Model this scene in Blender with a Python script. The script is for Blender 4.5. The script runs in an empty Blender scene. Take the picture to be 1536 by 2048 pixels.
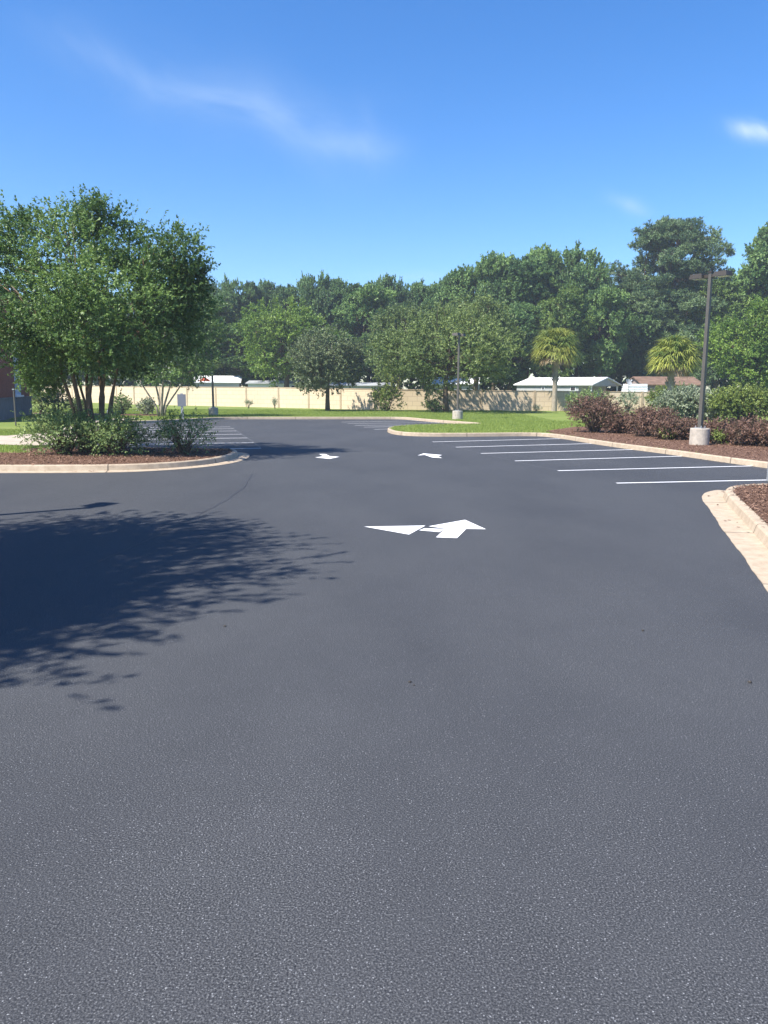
import bpy, math, random
import numpy as np
from mathutils import Vector, Matrix
from mathutils.geometry import tessellate_polygon
rad = math.radians
sc = bpy.context.scene
col = sc.collection
random.seed(5)
RNG = np.random.default_rng(11)

# ------------------------------------------------------------------ camera
F, H0, CH = 1538.0, 776.0, 2.0
TH = math.atan((1024 - H0) / F); PHI = 0.004
fwd = Vector((0, math.cos(TH), -math.sin(TH)))
r0 = Vector((1, 0, 0)); u0 = Vector((0, math.sin(TH), math.cos(TH)))
rt = (r0 * math.cos(PHI) + u0 * math.sin(PHI)); up = (u0 * math.cos(PHI) - r0 * math.sin(PHI))
cam_d = bpy.data.cameras.new('camera'); cam = bpy.data.objects.new('camera', cam_d); col.objects.link(cam)
cam.matrix_world = Matrix(((rt.x, up.x, -fwd.x, 0), (rt.y, up.y, -fwd.y, 0), (rt.z, up.z, -fwd.z, CH), (0, 0, 0, 1)))
cam_d.sensor_fit = 'VERTICAL'; cam_d.sensor_height = 36.0; cam_d.sensor_width = 27.0
cam_d.lens = 36.0 * F / 2048; cam_d.clip_end = 3000; cam_d.clip_start = 0.05
sc.camera = cam

def ray(px, py):
    return fwd + rt * ((px - 768) / F) - up * ((py - 1024) / F)
def G(px, py, z=0.0):          # surveyed point on level ground
    d = ray(px, py); t = (z - CH) / d.z
    return Vector((d.x * t, d.y * t, z))
def P(px, py, D):              # point at a known distance
    d = ray(px, py); t = D / d.y
    return Vector((d.x * t, D, CH + d.z * t))
LZ = 0.15

# ------------------------------------------------------------------ object helpers
def tag(o, label=None, cat=None, group=None, kind=None):
    if label: o['label'] = label
    if cat: o['category'] = cat
    if group: o['group'] = group
    if kind: o['kind'] = kind
    return o
def link(name, me, mat=None, parent=None, loc=None):
    o = bpy.data.objects.new(name, me); col.objects.link(o)
    if mat and me is not None and len(me.materials) == 0: me.materials.append(mat)
    if parent: o.parent = parent
    if loc is not None: o.location = loc
    return o
def empty(name, loc, label, cat, group=None, rz=0.0):
    o = bpy.data.objects.new(name, None); col.objects.link(o); o.location = loc; o.rotation_euler = (0, 0, rz)
    o.empty_display_size = 0.2
    return tag(o, label, cat, group)
def kids(o): return [c for c in bpy.data.objects if c.parent == o]
def dup(root, loc, rz=0.0, scale=(1, 1, 1), label=None, group=None):
    r = root.copy(); col.objects.link(r); r.location = loc; r.rotation_euler = (0, 0, rz); r.scale = scale
    if label: r['label'] = label
    if group: r['group'] = group
    for c in kids(root):
        n = c.copy(); col.objects.link(n); n.parent = r
        for g in kids(c):
            m = g.copy(); col.objects.link(m); m.parent = n
    return r

class MB:
    def __init__(s): s.v = []; s.f = []
    def add(s, vs, fs):
        b = len(s.v); s.v += [tuple(v) for v in vs]; s.f += [tuple(i + b for i in f) for f in fs]; return s
    def box(s, c, size, rz=0.0, taper=1.0, M=None):
        x, y, z = [a / 2 for a in size]; vs = []
        for dz in (-1, 1):
            k = taper if dz > 0 else 1.0
            for dx, dy in ((-1, -1), (1, -1), (1, 1), (-1, 1)):
                p = Vector((dx * x * k, dy * y * k, dz * z))
                if M: p = M @ p
                p = Matrix.Rotation(rz, 3, 'Z') @ p
                vs.append(p + Vector(c))
        return s.add(vs, [(3, 2, 1, 0), (4, 5, 6, 7), (0, 1, 5, 4), (1, 2, 6, 5), (2, 3, 7, 6), (3, 0, 4, 7)])
    def tube(s, pts, radii, n=7, cap=True):
        pts = [Vector(p) for p in pts]; rings = []
        if not isinstance(radii, (list, tuple)): radii = [radii] * len(pts)
        for i, p in enumerate(pts):
            t = (pts[min(i + 1, len(pts) - 1)] - pts[max(i - 1, 0)])
            t = t.normalized() if t.length > 1e-6 else Vector((0, 0, 1))
            a = t.cross(Vector((0.31, 0.95, 0.02)));
            if a.length < 1e-3: a = t.cross(Vector((1, 0, 0)))
            a.normalize(); b = t.cross(a)
            rings.append([p + (a * math.cos(2 * math.pi * k / n) + b * math.sin(2 * math.pi * k / n)) * radii[i] for k in range(n)])
        vs = [q for r in rings for q in r]; fs = []
        for i in range(len(pts) - 1):
            for k in range(n):
                fs.append((i * n + k, i * n + (k + 1) % n, (i + 1) * n + (k + 1) % n, (i + 1) * n + k))
        if cap:
            fs.append(tuple(range(n))[::-1]); fs.append(tuple((len(pts) - 1) * n + k for k in range(n)))
        return s.add(vs, fs)
    def lathe(s, prof, n=28, c=(0, 0, 0)):
        vs = [(c[0] + r * math.cos(2 * math.pi * k / n), c[1] + r * math.sin(2 * math.pi * k / n), c[2] + z) for r, z in prof for k in range(n)]
        fs = [(i * n + k, i * n + (k + 1) % n, (i + 1) * n + (k + 1) % n, (i + 1) * n + k) for i in range(len(prof) - 1) for k in range(n)]
        fs.append(tuple((len(prof) - 1) * n + k for k in range(n))); fs.append(tuple(range(n))[::-1])
        return s.add(vs, fs)
    def build(s, name, mat, parent=None, loc=None, smooth=False):
        me = bpy.data.meshes.new(name); me.from_pydata(s.v, [], s.f); me.update()
        if smooth:
            for p in me.polygons: p.use_smooth = True
        return link(name, me, mat, parent, loc)

def sheet(name, poly, z, mat, parent=None):
    pts = [Vector((p[0], p[1], z)) for p in poly]
    tri = tessellate_polygon([pts])
    area = sum(pts[i].x * pts[(i + 1) % len(pts)].y - pts[(i + 1) % len(pts)].x * pts[i].y for i in range(len(pts)))
    fs = []
    for t in tri:
        a, b, c = pts[t[0]], pts[t[1]], pts[t[2]]
        fs.append(tuple(t) if (b - a).cross(c - a).z > 0 else (t[0], t[2], t[1]))
    me = bpy.data.meshes.new(name); me.from_pydata([tuple(p) for p in pts], [], fs); me.update()
    return link(name, me, mat, parent)

def smooth_path(pts, it=2):
    pts = [Vector((p[0], p[1])) for p in pts]
    for _ in range(it):
        q = [pts[0]]
        for i in range(len(pts) - 1):
            a, b = pts[i], pts[i + 1]
            q += [a * 0.75 + b * 0.25, a * 0.25 + b * 0.75]
        q.append(pts[-1]); pts = q
    return pts
def offset(pts, d, closed=False):    # positive = to the left of travel
    out = []; n = len(pts)
    for i in range(n):
        a = pts[(i - 1) % n] if (closed or i > 0) else pts[i]
        b = pts[(i + 1) % n] if (closed or i < n - 1) else pts[i]
        t = (b - a).normalized(); out.append(pts[i] + Vector((-t.y, t.x)) * d)
    return out

# ------------------------------------------------------------------ materials
def nt(name, rough=0.8, spec=0.3):
    m = bpy.data.materials.new(name); m.use_nodes = True; n = m.node_tree
    b = n.nodes['Principled BSDF']; b.inputs['Roughness'].default_value = rough
    b.inputs['Specular IOR Level'].default_value = spec
    return m, n, b
def nd(n, t, **kw):
    x = n.nodes.new(t)
    for k, v in kw.items():
        if k in x.inputs: x.inputs[k].default_value = v
        else: setattr(x, k, v)
    return x
def ramp(n, src, stops):
    r = n.nodes.new('ShaderNodeValToRGB'); n.links.new(src, r.inputs['Fac'])
    e = r.color_ramp.elements
    while len(e) < len(stops): e.new(0.5)
    for i, (p, c) in enumerate(stops):
        e[i].position = p; e[i].color = (*c, 1) if len(c) == 3 else c
    return r.outputs['Color']
def mix(n, fac, a, b, mode='MIX'):
    m = n.nodes.new('ShaderNodeMix'); m.data_type = 'RGBA'; m.blend_type = mode
    for i, v in ((0, fac), (6, a), (7, b)):
        if isinstance(v, (int, float)): m.inputs[i].default_value = v
        elif isinstance(v, tuple): m.inputs[i].default_value = (*v, 1)
        else: n.links.new(v, m.inputs[i])
    return m.outputs[2]
def coords(n, kind='Object', scale=None):
    t = n.nodes.new('ShaderNodeTexCoord'); o = t.outputs[kind]
    if scale:
        m = n.nodes.new('ShaderNodeMapping'); m.inputs['Scale'].default_value = scale; n.links.new(o, m.inputs[0]); o = m.outputs[0]
    return o
def noise(n, vec, scale, detail=4, rough=0.5):
    x = nd(n, 'ShaderNodeTexNoise'); x.inputs['Scale'].default_value = scale
    x.inputs['Detail'].default_value = detail; x.inputs['Roughness'].default_value = rough
    n.links.new(vec, x.inputs['Vector']); return x.outputs['Fac']
def bump(n, b, h, strength=0.4, dist=0.01):
    x = n.nodes.new('ShaderNodeBump'); x.inputs['Strength'].default_value = strength; x.inputs['Distance'].default_value = dist
    n.links.new(h, x.inputs['Height']); n.links.new(x.outputs[0], b.inputs['Normal'])
def simple(name, c, rough=0.7, var=0.18, scale=6, spec=0.3, metal=0.0, bmp=0.15):
    m, n, b = nt(name, rough, spec); v = coords(n)
    f = noise(n, v, scale, 5); lo = tuple(x * (1 - var) for x in c); hi = tuple(min(1, x * (1 + var)) for x in c)
    n.links.new(ramp(n, f, [(0.3, lo), (0.7, hi)]), b.inputs['Base Color']); b.inputs['Metallic'].default_value = metal
    bump(n, b, noise(n, v, scale * 12, 3), bmp, 0.01)
    return m

def asphalt():
    m, n, b = nt('asphalt', 0.7, 0.15); v = coords(n)
    fine = noise(n, v, 130, 3, 0.7); vor = nd(n, 'ShaderNodeTexVoronoi'); vor.inputs['Scale'].default_value = 90; n.links.new(v, vor.inputs['Vector'])
    big = noise(n, v, 0.35, 5, 0.6); mid = noise(n, v, 3.0, 4, 0.6)
    c = ramp(n, fine, [(0.38, (0.016, 0.018, 0.022)), (0.5, (0.051, 0.054, 0.060)), (0.62, (0.122, 0.127, 0.136)), (0.72, (0.40, 0.41, 0.43))])
    c = mix(n, ramp(n, big, [(0.35, (0, 0, 0)), (0.7, (0.32, 0.32, 0.32))]), c, (0.045, 0.048, 0.056))
    c = mix(n, ramp(n, mid, [(0.4, (0, 0, 0)), (0.75, (0.25, 0.25, 0.25))]), c, (0.070, 0.074, 0.083))
    blot = noise(n, coords(n, 'Object', (1, 0.45, 1)), 0.55, 3, 0.55)
    c = mix(n, ramp(n, blot, [(0.42, (0, 0, 0)), (0.66, (0.35, 0.35, 0.35))]), c, (0.033, 0.036, 0.043))
    v2 = nd(n, 'ShaderNodeTexVoronoi'); v2.inputs['Scale'].default_value = 38; n.links.new(v, v2.inputs['Vector'])
    lt = nd(n, 'ShaderNodeMath', operation='LESS_THAN'); n.links.new(v2.outputs['Distance'], lt.inputs[0]); lt.inputs[1].default_value = 0.105
    c = mix(n, lt.outputs[0], c, (0.24, 0.25, 0.27))
    n.links.new(c, b.inputs['Base Color'])
    add = n.nodes.new('ShaderNodeMath'); add.operation = 'ADD'; n.links.new(fine, add.inputs[0]); n.links.new(vor.outputs['Distance'], add.inputs[1])
    bump(n, b, add.outputs[0], 0.5, 0.005)
    return m
def grass_mat(name='lawn_green'):
    m, n, b = nt(name, 0.9, 0.1); v = coords(n)
    a = noise(n, v, 0.25, 5, 0.6); f = noise(n, v, 18, 5, 0.7); w = noise(n, coords(n, 'Object', (0.5, 2.0, 1)), 1.2, 3)
    c = ramp(n, a, [(0.3, (0.14, 0.195, 0.048)), (0.55, (0.185, 0.235, 0.06)), (0.8, (0.25, 0.265, 0.085))])
    c = mix(n, ramp(n, f, [(0.35, (0.55, 0.55, 0.55)), (0.65, (0, 0, 0))]), c, (0.11, 0.165, 0.04))
    c = mix(n, ramp(n, w, [(0.45, (0, 0, 0)), (0.8, (0.3, 0.3, 0.3))]), c, (0.26, 0.27, 0.08))
    n.links.new(c, b.inputs['Base Color']); bump(n, b, f, 0.6, 0.04); return m
def mulch_mat():
    m, n, b = nt('mulch', 0.95, 0.1); v = coords(n)
    f = noise(n, v, 22, 6, 0.75); g = noise(n, v, 1.3, 4)
    c = ramp(n, f, [(0.3, (0.05, 0.028, 0.02)), (0.5, (0.14, 0.08, 0.056)), (0.7, (0.28, 0.18, 0.13))])
    c = mix(n, ramp(n, g, [(0.5, (0, 0, 0)), (0.75, (0.4, 0.4, 0.4))]), c, (0.17, 0.10, 0.07))
    n.links.new(c, b.inputs['Base Color']); bump(n, b, f, 0.9, 0.04); return m
def kerb_mat():
    m, n, b = nt('kerb_concrete', 0.85, 0.2); v = coords(n)
    f = noise(n, v, 5, 6, 0.7); g = noise(n, v, 90, 3)
    c = ramp(n, f, [(0.25, (0.30, 0.235, 0.17)), (0.5, (0.41, 0.335, 0.25)), (0.75, (0.48, 0.41, 0.315))])
    c = mix(n, ramp(n, g, [(0.35, (0.3, 0.3, 0.3)), (0.5, (0, 0, 0))]), c, (0.26, 0.21, 0.16))
    sc_ = noise(n, coords(n, 'Object', (1, 1, 4)), 2.2, 7, 0.75); c = mix(n, ramp(n, sc_, [(0.58, (0, 0, 0)), (0.76, (0.35, 0.35, 0.35))]), c, (0.20, 0.17, 0.135))
    uv = nd(n, 'ShaderNodeUVMap'); sep = nd(n, 'ShaderNodeSeparateXYZ'); n.links.new(uv.outputs[0], sep.inputs[0])
    md = nd(n, 'ShaderNodeMath', operation='MODULO'); n.links.new(sep.outputs[0], md.inputs[0]); md.inputs[1].default_value = 3.05
    lt = nd(n, 'ShaderNodeMath', operation='LESS_THAN'); n.links.new(md.outputs[0], lt.inputs[0]); lt.inputs[1].default_value = 0.03
    c = mix(n, lt.outputs[0], c, (0.12, 0.10, 0.08)); n.links.new(c, b.inputs['Base Color'])
    bump(n, b, g, 0.3, 0.004); return m
def paint_mat():
    m, n, b = nt('white_paint', 0.55, 0.4); v = coords(n)
    f = noise(n, v, 60, 4, 0.7)
    n.links.new(ramp(n, f, [(0.28, (0.30, 0.31, 0.33)), (0.36, (0.66, 0.68, 0.70)), (0.46, (0.82, 0.83, 0.85))]), b.inputs['Base Color'])
    bump(n, b, noise(n, v, 185, 2), 0.3, 0.003); return m
def leaf_mat(name, dark, light, trans=0.3, rough=0.5, spec=0.35):
    m, n, b = nt(name, rough, spec)
    at = nd(n, 'ShaderNodeAttribute', attribute_name='tint')
    c = ramp(n, at.outputs['Fac'], [(0.0, dark), (1.0, light)])
    n.links.new(c, b.inputs['Base Color'])
    tr = nd(n, 'ShaderNodeBsdfTranslucent'); hs = nd(n, 'ShaderNodeHueSaturation'); hs.inputs['Hue'].default_value = 0.485; hs.inputs['Saturation'].default_value = 1.1; hs.inputs['Value'].default_value = 1.3
    n.links.new(c, hs.inputs['Color']); n.links.new(hs.outputs[0], tr.inputs['Color'])
    ms = nd(n, 'ShaderNodeMixShader'); ms.inputs[0].default_value = trans
    n.links.new(b.outputs[0], ms.inputs[1]); n.links.new(tr.outputs[0], ms.inputs[2])
    n.links.new(ms.outputs[0], n.nodes['Material Output'].inputs['Surface']); return m
def bark_mat(name, a, b_):
    m, n, b = nt(name, 0.9, 0.15); v = coords(n, 'Object', (6, 6, 1.2)); f = noise(n, v, 3, 6, 0.7)
    n.links.new(ramp(n, f, [(0.3, a), (0.7, b_)]), b.inputs['Base Color']); bump(n, b, f, 0.7, 0.03); return m
def block_mat(name, c1, c2, mortar, w, h, ms=0.012, lines=1.0, gain=0.2):
    m, n, b = nt(name, 0.88, 0.15); uv = nd(n, 'ShaderNodeUVMap')
    br = nd(n, 'ShaderNodeTexBrick'); n.links.new(uv.outputs[0], br.inputs['Vector'])
    br.inputs['Scale'].default_value = 1; br.inputs['Brick Width'].default_value = w; br.inputs['Row Height'].default_value = h
    br.inputs['Mortar Size'].default_value = ms; br.inputs['Color1'].default_value = (*c1, 1); br.inputs['Color2'].default_value = (*c2, 1); br.inputs['Mortar'].default_value = (*mortar, 1)
    f = noise(n, coords(n, 'Object', (0.6, 0.6, 0.15)), 3.0, 6, 0.7)
    c = mix(n, ramp(n, f, [(0.45, (0, 0, 0)), (0.8, (gain, gain, gain))]), br.outputs['Color'], tuple(x * 0.55 for x in c1))
    n.links.new(c, b.inputs['Base Color']); bump(n, b, br.outputs['Fac'], -0.3, 0.01); return m

M = dict(
    asphalt=asphalt(), grass=grass_mat(), mulch=mulch_mat(), kerb=kerb_mat(), paint=paint_mat(),
    walk=simple('pale_concrete', (0.42, 0.36, 0.29), 0.85, 0.15, 3),
    concrete=simple('grey_concrete', (0.40, 0.36, 0.31), 0.9, 0.2, 7, bmp=0.3),
    pole=simple('bronze_pole', (0.085, 0.08, 0.07), 0.42, 0.12, 3, 0.4, 0.0, 0.03),
    fixture=simple('bronze_fixture', (0.042, 0.036, 0.03), 0.5, 0.1, 3, 0.4, 0.0, 0.03),
    lens=simple('lamp_lens', (0.45, 0.48, 0.5), 0.2, 0.05, 4, 0.6, 0, 0.02),
    steel=simple('galvanised_steel', (0.35, 0.37, 0.39), 0.4, 0.15, 9, 0.5, 0.4, 0.05),
    whitepaint=simple('white_trim', (0.75, 0.78, 0.82), 0.5, 0.04, 3, 0.4, 0, 0.02),
    whiteroof=simple('white_metal_roof', (0.78, 0.79, 0.80), 0.45, 0.05, 2, 0.4, 0, 0.05),
    siding=simple('grey_siding', (0.36, 0.38, 0.40), 0.6, 0.06, 1.5),
    gable=simple('grey_gable_siding', (0.36, 0.38, 0.40), 0.6, 0.08, 2),
    dark=simple('dark_void', (0.03, 0.03, 0.035), 0.6, 0.2, 2),
    brownroof=simple('brown_shingle', (0.17, 0.11, 0.08), 0.9, 0.35, 1.6, bmp=0.5),
    pinkwall=simple('pinkish_wall', (0.34, 0.28, 0.26), 0.8, 0.06, 2),
    signgrey=simple('sign_back_metal', (0.17, 0.18, 0.21), 0.5, 0.06, 3, 0.4, 0.2, 0.02),
    glass=simple('window_glass', (0.03, 0.045, 0.06), 0.08, 0.1, 1, 0.8, 0, 0.0),
    base_stone=simple('grey_base_stone', (0.15, 0.16, 0.18), 0.85, 0.15, 3),
    red=simple('red_canvas', (0.55, 0.06, 0.03), 0.7, 0.1, 4),
    bark=bark_mat('bark_brown', (0.06, 0.045, 0.03), (0.16, 0.125, 0.09)),
    barkmyrtle=bark_mat('bark_myrtle', (0.10, 0.07, 0.045), (0.26, 0.19, 0.13)),
    barkpine=bark_mat('bark_pine', (0.06, 0.045, 0.035), (0.20, 0.15, 0.12)),
    barkpalm=bark_mat('bark_palm', (0.18, 0.155, 0.12), (0.46, 0.41, 0.33)),
    l_myrtle=leaf_mat('leaf_myrtle', (0.045, 0.105, 0.03), (0.185, 0.29, 0.085)),
    l_forest=leaf_mat('leaf_forest', (0.04, 0.09, 0.032), (0.165, 0.275, 0.095)),
    l_bright=leaf_mat('leaf_bright', (0.08, 0.16, 0.03), (0.23, 0.34, 0.065)),
    l_olive=leaf_mat('leaf_olive', (0.08, 0.13, 0.042), (0.23, 0.3, 0.1)),
    l_oak=leaf_mat('leaf_liveoak', (0.075, 0.11, 0.05), (0.20, 0.245, 0.12), 0.15),
    l_pine=leaf_mat('leaf_pine', (0.05, 0.1, 0.045), (0.18, 0.26, 0.11), 0.15),
    l_shrub=leaf_mat('leaf_shrub', (0.08,0.15,0.045), (0.30,0.39,0.15), 0.2),
    l_burg=leaf_mat('leaf_burgundy', (0.055, 0.045, 0.025), (0.26, 0.15, 0.11), 0.15),
    l_hedge=leaf_mat('leaf_hedge', (0.08, 0.13, 0.03), (0.27, 0.33, 0.08), 0.2),
    l_silver=leaf_mat('leaf_silvery', (0.12, 0.17, 0.09), (0.36, 0.4, 0.28), 0.15),
    l_palm=leaf_mat('leaf_palm', (0.09, 0.155, 0.035), (0.4, 0.42, 0.09), 0.25),
    l_palmdead=leaf_mat('leaf_palm_dead', (0.22, 0.15, 0.08), (0.42, 0.32, 0.2), 0.1),
    l_mid=leaf_mat('leaf_mid', (0.06, 0.12, 0.03), (0.23, 0.325, 0.085)),
    l_fresh=leaf_mat('leaf_fresh', (0.06, 0.13, 0.042), (0.24, 0.37, 0.12)),
    blade=leaf_mat('grass_blade', (0.14, 0.22, 0.045), (0.28, 0.34, 0.09), 0.3, 0.7, 0.2),
    chip=leaf_mat('mulch_chip', (0.06, 0.034, 0.025), (0.34, 0.215, 0.155), 0.0, 0.95, 0.1),
    wall=block_mat('cream_block', (0.62, 0.51, 0.37), (0.58, 0.475, 0.34), (0.44, 0.35, 0.25), 0.8, 0.4, 0.018),
    post=simple('cream_post', (0.36, 0.29, 0.20), 0.85, 0.12, 3),
    brick=block_mat('red_brick', (0.30, 0.095, 0.065), (0.22, 0.07, 0.05), (0.17, 0.09, 0.08), 0.22, 0.075, 0.006),
)

def auto_uv(me, scale=1.0):      # wall UVs: horizontal run, height
    uv = me.uv_layers.new(name='UVMap')
    for p in me.polygons:
        nrm = p.normal; t = Vector((-nrm.y, nrm.x, 0))
        t = t.normalized() if t.length > 1e-3 else Vector((1, 0, 0))
        for li in p.loop_indices:
            c = me.vertices[me.loops[li].vertex_index].co
            uv.data[li].uv = (c.dot(t) * scale, c.z * scale) if abs(nrm.z) < 0.7 else (c.x * scale, c.y * scale)

# ------------------------------------------------------------------ foliage engine
def quads_mesh(name, V, tint, nv=4):
    n = V.shape[0]; me = bpy.data.meshes.new(name)
    me.vertices.add(n * nv); me.vertices.foreach_set('co', V.reshape(-1).astype(np.float32))
    me.loops.add(n * nv); me.loops.foreach_set('vertex_index', np.arange(n * nv, dtype=np.int32))
    me.polygons.add(n); me.polygons.foreach_set('loop_start', np.arange(0, n * nv, nv, dtype=np.int32))
    me.update(calc_edges=True)
    a = me.attributes.new('tint', 'FLOAT', 'FACE'); a.data.foreach_set('value', np.clip(tint, 0, 1).astype(np.float32))
    return me
def unit(a): return a / np.maximum(np.linalg.norm(a, axis=-1, keepdims=True), 1e-6)

def leaf_cloud(clusters, twigs, leaves, twig_len, leaf, rng, upbias=0.35, flat=0.6, aspect=0.45, spread=1.0):
    """clusters: (n, 5) = x, y, z, radius, tint; returns quads and tints."""
    C = np.asarray(clusters, float); nc = len(C); out_c = C[:, :3].mean(0)
    ci = np.repeat(np.arange(nc), twigs)
    d = unit(rng.normal(size=(len(ci), 3))); rr = rng.random(len(ci)) ** 0.45
    o = C[ci, :3] + d * (C[ci, 3] * rr)[:, None] * np.array([1, 1, flat])
    outward = unit(C[ci, :3] - out_c + d * 0.5)
    td = unit(d * 0.8 + outward * 0.7 + np.array([0, 0, upbias]) + rng.normal(size=o.shape) * 0.35)
    tl = twig_len * rng.uniform(0.5, 1.3, len(ci))
    li = np.repeat(np.arange(len(ci)), leaves); t = rng.random(len(li))
    ld = unit(td[li] * 0.5 + rng.normal(size=(len(li), 3)) * 0.8 + np.array([0, 0, -0.05]))
    p = o[li] + td[li] * (tl[li] * t)[:, None] + ld * leaf * 0.4
    nrm = unit(rng.normal(size=p.shape) * 0.8 + np.array([0, 0, 0.9]) + outward[li] * 0.4)
    side = unit(np.cross(ld, nrm)); s = leaf * rng.uniform(0.6, 1.25, len(li)) * spread
    L = ld * s[:, None] * 0.5; W = side * (s * aspect)[:, None] * 0.5
    V = np.stack([p - L, p + W - L * 0.1, p + L, p - W - L * 0.1], 1)
    tint = C[ci[li], 4] + rng.normal(size=len(li)) * 0.2
    return V, tint

def lobes_round(R, Hc, z0, n, rng, lr=(0.34, 0.5), squash=0.8, egg=0.0):
    out = []
    for i in range(n):
        d = unit(rng.normal(size=3)); d[2] = d[2] * 0.9 + 0.1
        k = rng.uniform(0.45, 0.72); zz = d[2] * k
        wid = 1 - egg * max(0, zz)
        out.append((d[0] * R * k * wid, d[1] * R * k * wid, z0 + Hc / 2 + zz * Hc / 2 * 1.25, R * rng.uniform(*lr), squash))
    return out
def clusters_from_lobes(lobes, per, rng, cr=0.3, inner=0.55, tint=(0.15, 0.85)):
    out = []
    for (x, y, z, r, sq) in lobes:
        lt = rng.uniform(*tint)
        for k in range(per):
            d = unit(rng.normal(size=3)); q = rng.uniform(inner, 1.0)
            out.append((x + d[0] * r * q, y + d[1] * r * q, z + d[2] * r * q * sq, r * cr * rng.uniform(0.7, 1.3), lt + rng.normal() * 0.15))
    return out
def limbs(mb, fork, lobes, r_base, clusters=None, per=3, rng=None, n=5, z_min=0.0):
    for i, (x, y, z, r, sq) in enumerate(lobes):
        f = Vector(fork[i % len(fork)]); e = Vector((x, y, z))
        m = f.lerp(e, 0.5) + Vector((0, 0, -0.08 * (e - f).length)) + Vector(rng.normal(size=3) * 0.08 * (e - f).length)
        mb.tube([f, m, e], [r_base, r_base * 0.6, r_base * 0.28], n)
        for k in range(per):
            d = unit(rng.normal(size=3)); q = e + Vector(d) * r * 0.85
            mb.tube([m.lerp(e, 0.5), e.lerp(q, 0.4), q], [r_base * 0.35, r_base * 0.2, r_base * 0.07], 4)

def make_tree(name, loc, label, cat, lmat, bmat, R, Hh, z0, seed, nl=16, per=14, twigs=5, leaves=16, leaf=0.3, twig=0.7, trunk_r=0.25,
              egg=0.0, squash=0.8, lr=(0.34, 0.5), group=None, cr=0.3, lobes=None, stems=None, flat=0.7, aspect=0.55, upbias=0.35):
    rng = np.random.default_rng(seed)
    t = empty(name, loc, label, cat, group)
    if lobes is None: lobes = lobes_round(R, Hh - z0, z0, nl, rng, lr, squash, egg)
    cl = clusters_from_lobes(lobes, per, rng, cr)
    V, ti = leaf_cloud(cl, twigs, leaves, twig, leaf, rng, upbias, flat, aspect)
    me = quads_mesh('crown', V, ti); link('crown', me, lmat, t)
    mb = MB()
    if stems is None:
        zt = z0 + (Hh - z0) * 0.35
        j = rng.normal(size=(3, 2)) * trunk_r * 0.5
        pts = [(0, 0, -0.1), (j[0][0], j[0][1], zt * 0.3), (j[1][0], j[1][1], zt * 0.7), (j[2][0], j[2][1], zt)]
        mb.tube(pts, [trunk_r * 1.35, trunk_r, trunk_r * 0.85, trunk_r * 0.6], 9)
        mb.tube([pts[-1], (j[2][0] * 1.4, j[2][1] * 1.4, Hh * 0.88)], [trunk_r * 0.6, trunk_r * 0.12], 6)
        fork = [pts[-1], tuple(Vector(pts[-2]).lerp(Vector(pts[-1]), 0.4)), (j[2][0] * 1.2, j[2][1] * 1.2, zt + (Hh - zt) * 0.3)]
        limbs(mb, fork, lobes, trunk_r * 0.38, per=3, rng=rng)
    else:
        tips = []
        for (bx, by, tx, ty, tz, r) in stems:
            mx, my = bx * 0.55 + tx * 0.45 + rng.normal() * 0.06, by * 0.55 + ty * 0.45 + rng.normal() * 0.06
            mx2, my2 = bx * 0.25 + tx * 0.75 + rng.normal() * 0.06, by * 0.25 + ty * 0.75 + rng.normal() * 0.06
            mb.tube([(bx, by, -0.05), (bx * 0.8 + mx * 0.2, by * 0.8 + my * 0.2, tz * 0.22), (mx, my, tz * 0.5), (mx2, my2, tz * 0.78), (tx, ty, tz)], [r * 1.25, r, r * 0.85, r * 0.72, r * 0.5], 8)
            tips.append(Vector((tx, ty, tz)))
        for l in lobes:
            e = Vector(l[:3]); f = min(tips, key=lambda q: (q - e).length)
            limbs(mb, [f], [l], 0.045, per=4, rng=rng)
    mb.build('trunk', bmat, t, smooth=True)
    return t

def make_shrub(name, loc, label, cat, lmat, rx, ry, h, seed, twigs=5, leaves=14, leaf=0.06, n=60, twig=0.3, group=None, lumpy=0.25, rz=0.0,
               spiky=0.35, aspect=0.5, low=0.12, tint=(0.1, 0.9), bark=None):
    rng = np.random.default_rng(seed); t = empty(name, loc, label, cat, group, rz)
    cl = []; lob = [(rng.uniform(-0.5, 0.5), rng.uniform(-0.5, 0.5), rng.uniform(0.25, 0.6), rng.uniform(0.45, 0.7)) for _ in range(7)]
    for i in range(n):
        d = unit(rng.normal(size=3)); d[2] = abs(d[2]) if rng.random() < 0.65 else d[2]
        q = rng.uniform(0.55, 1.0) * (1 + lumpy * rng.normal() * 0.5)
        x, y = d[0] * rx * q, d[1] * ry * q; z = h * (0.42 + d[2] * 0.46 * q)
        z = max(z, h * low)
        cl.append((x, y, z, 0.22 * min(rx, h) * rng.uniform(0.8, 1.4), rng.uniform(*tint)))
    V, ti = leaf_cloud(cl, twigs, leaves, twig, leaf, rng, spiky, 0.8, aspect)
    V[:, :, 2] = np.maximum(V[:, :, 2], 0.01)
    link('foliage', quads_mesh('foliage', V, ti), lmat, t)
    mb = MB()
    for c in cl[::2]:
        a = rng.uniform(0, 6.28); b = Vector((math.cos(a) * rx * 0.15, math.sin(a) * ry * 0.15, -0.03)); e = Vector(c[:3])
        mb.tube([b, b.lerp(e, 0.5) + Vector((0, 0, 0.1 * h)), e], [0.018, 0.012, 0.004], 4)
    mb.build('stems', bark or M['bark'], t)
    return t

# ------------------------------------------------------------------ ground, lot, kerbs
S = 400
gnd = sheet('ground', [(-S, -S), (S, -S), (S, S), (-S, S)], -0.03, simple('dirt', (0.16, 0.14, 0.08), 0.95, 0.3, 1)); gnd['kind'] = 'structure'
lot = sheet('parking_lot', [(-60, -40), (45, -40), (45, 60), (-60, 60)], 0.0, M['asphalt']); lot['kind'] = 'structure'

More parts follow.
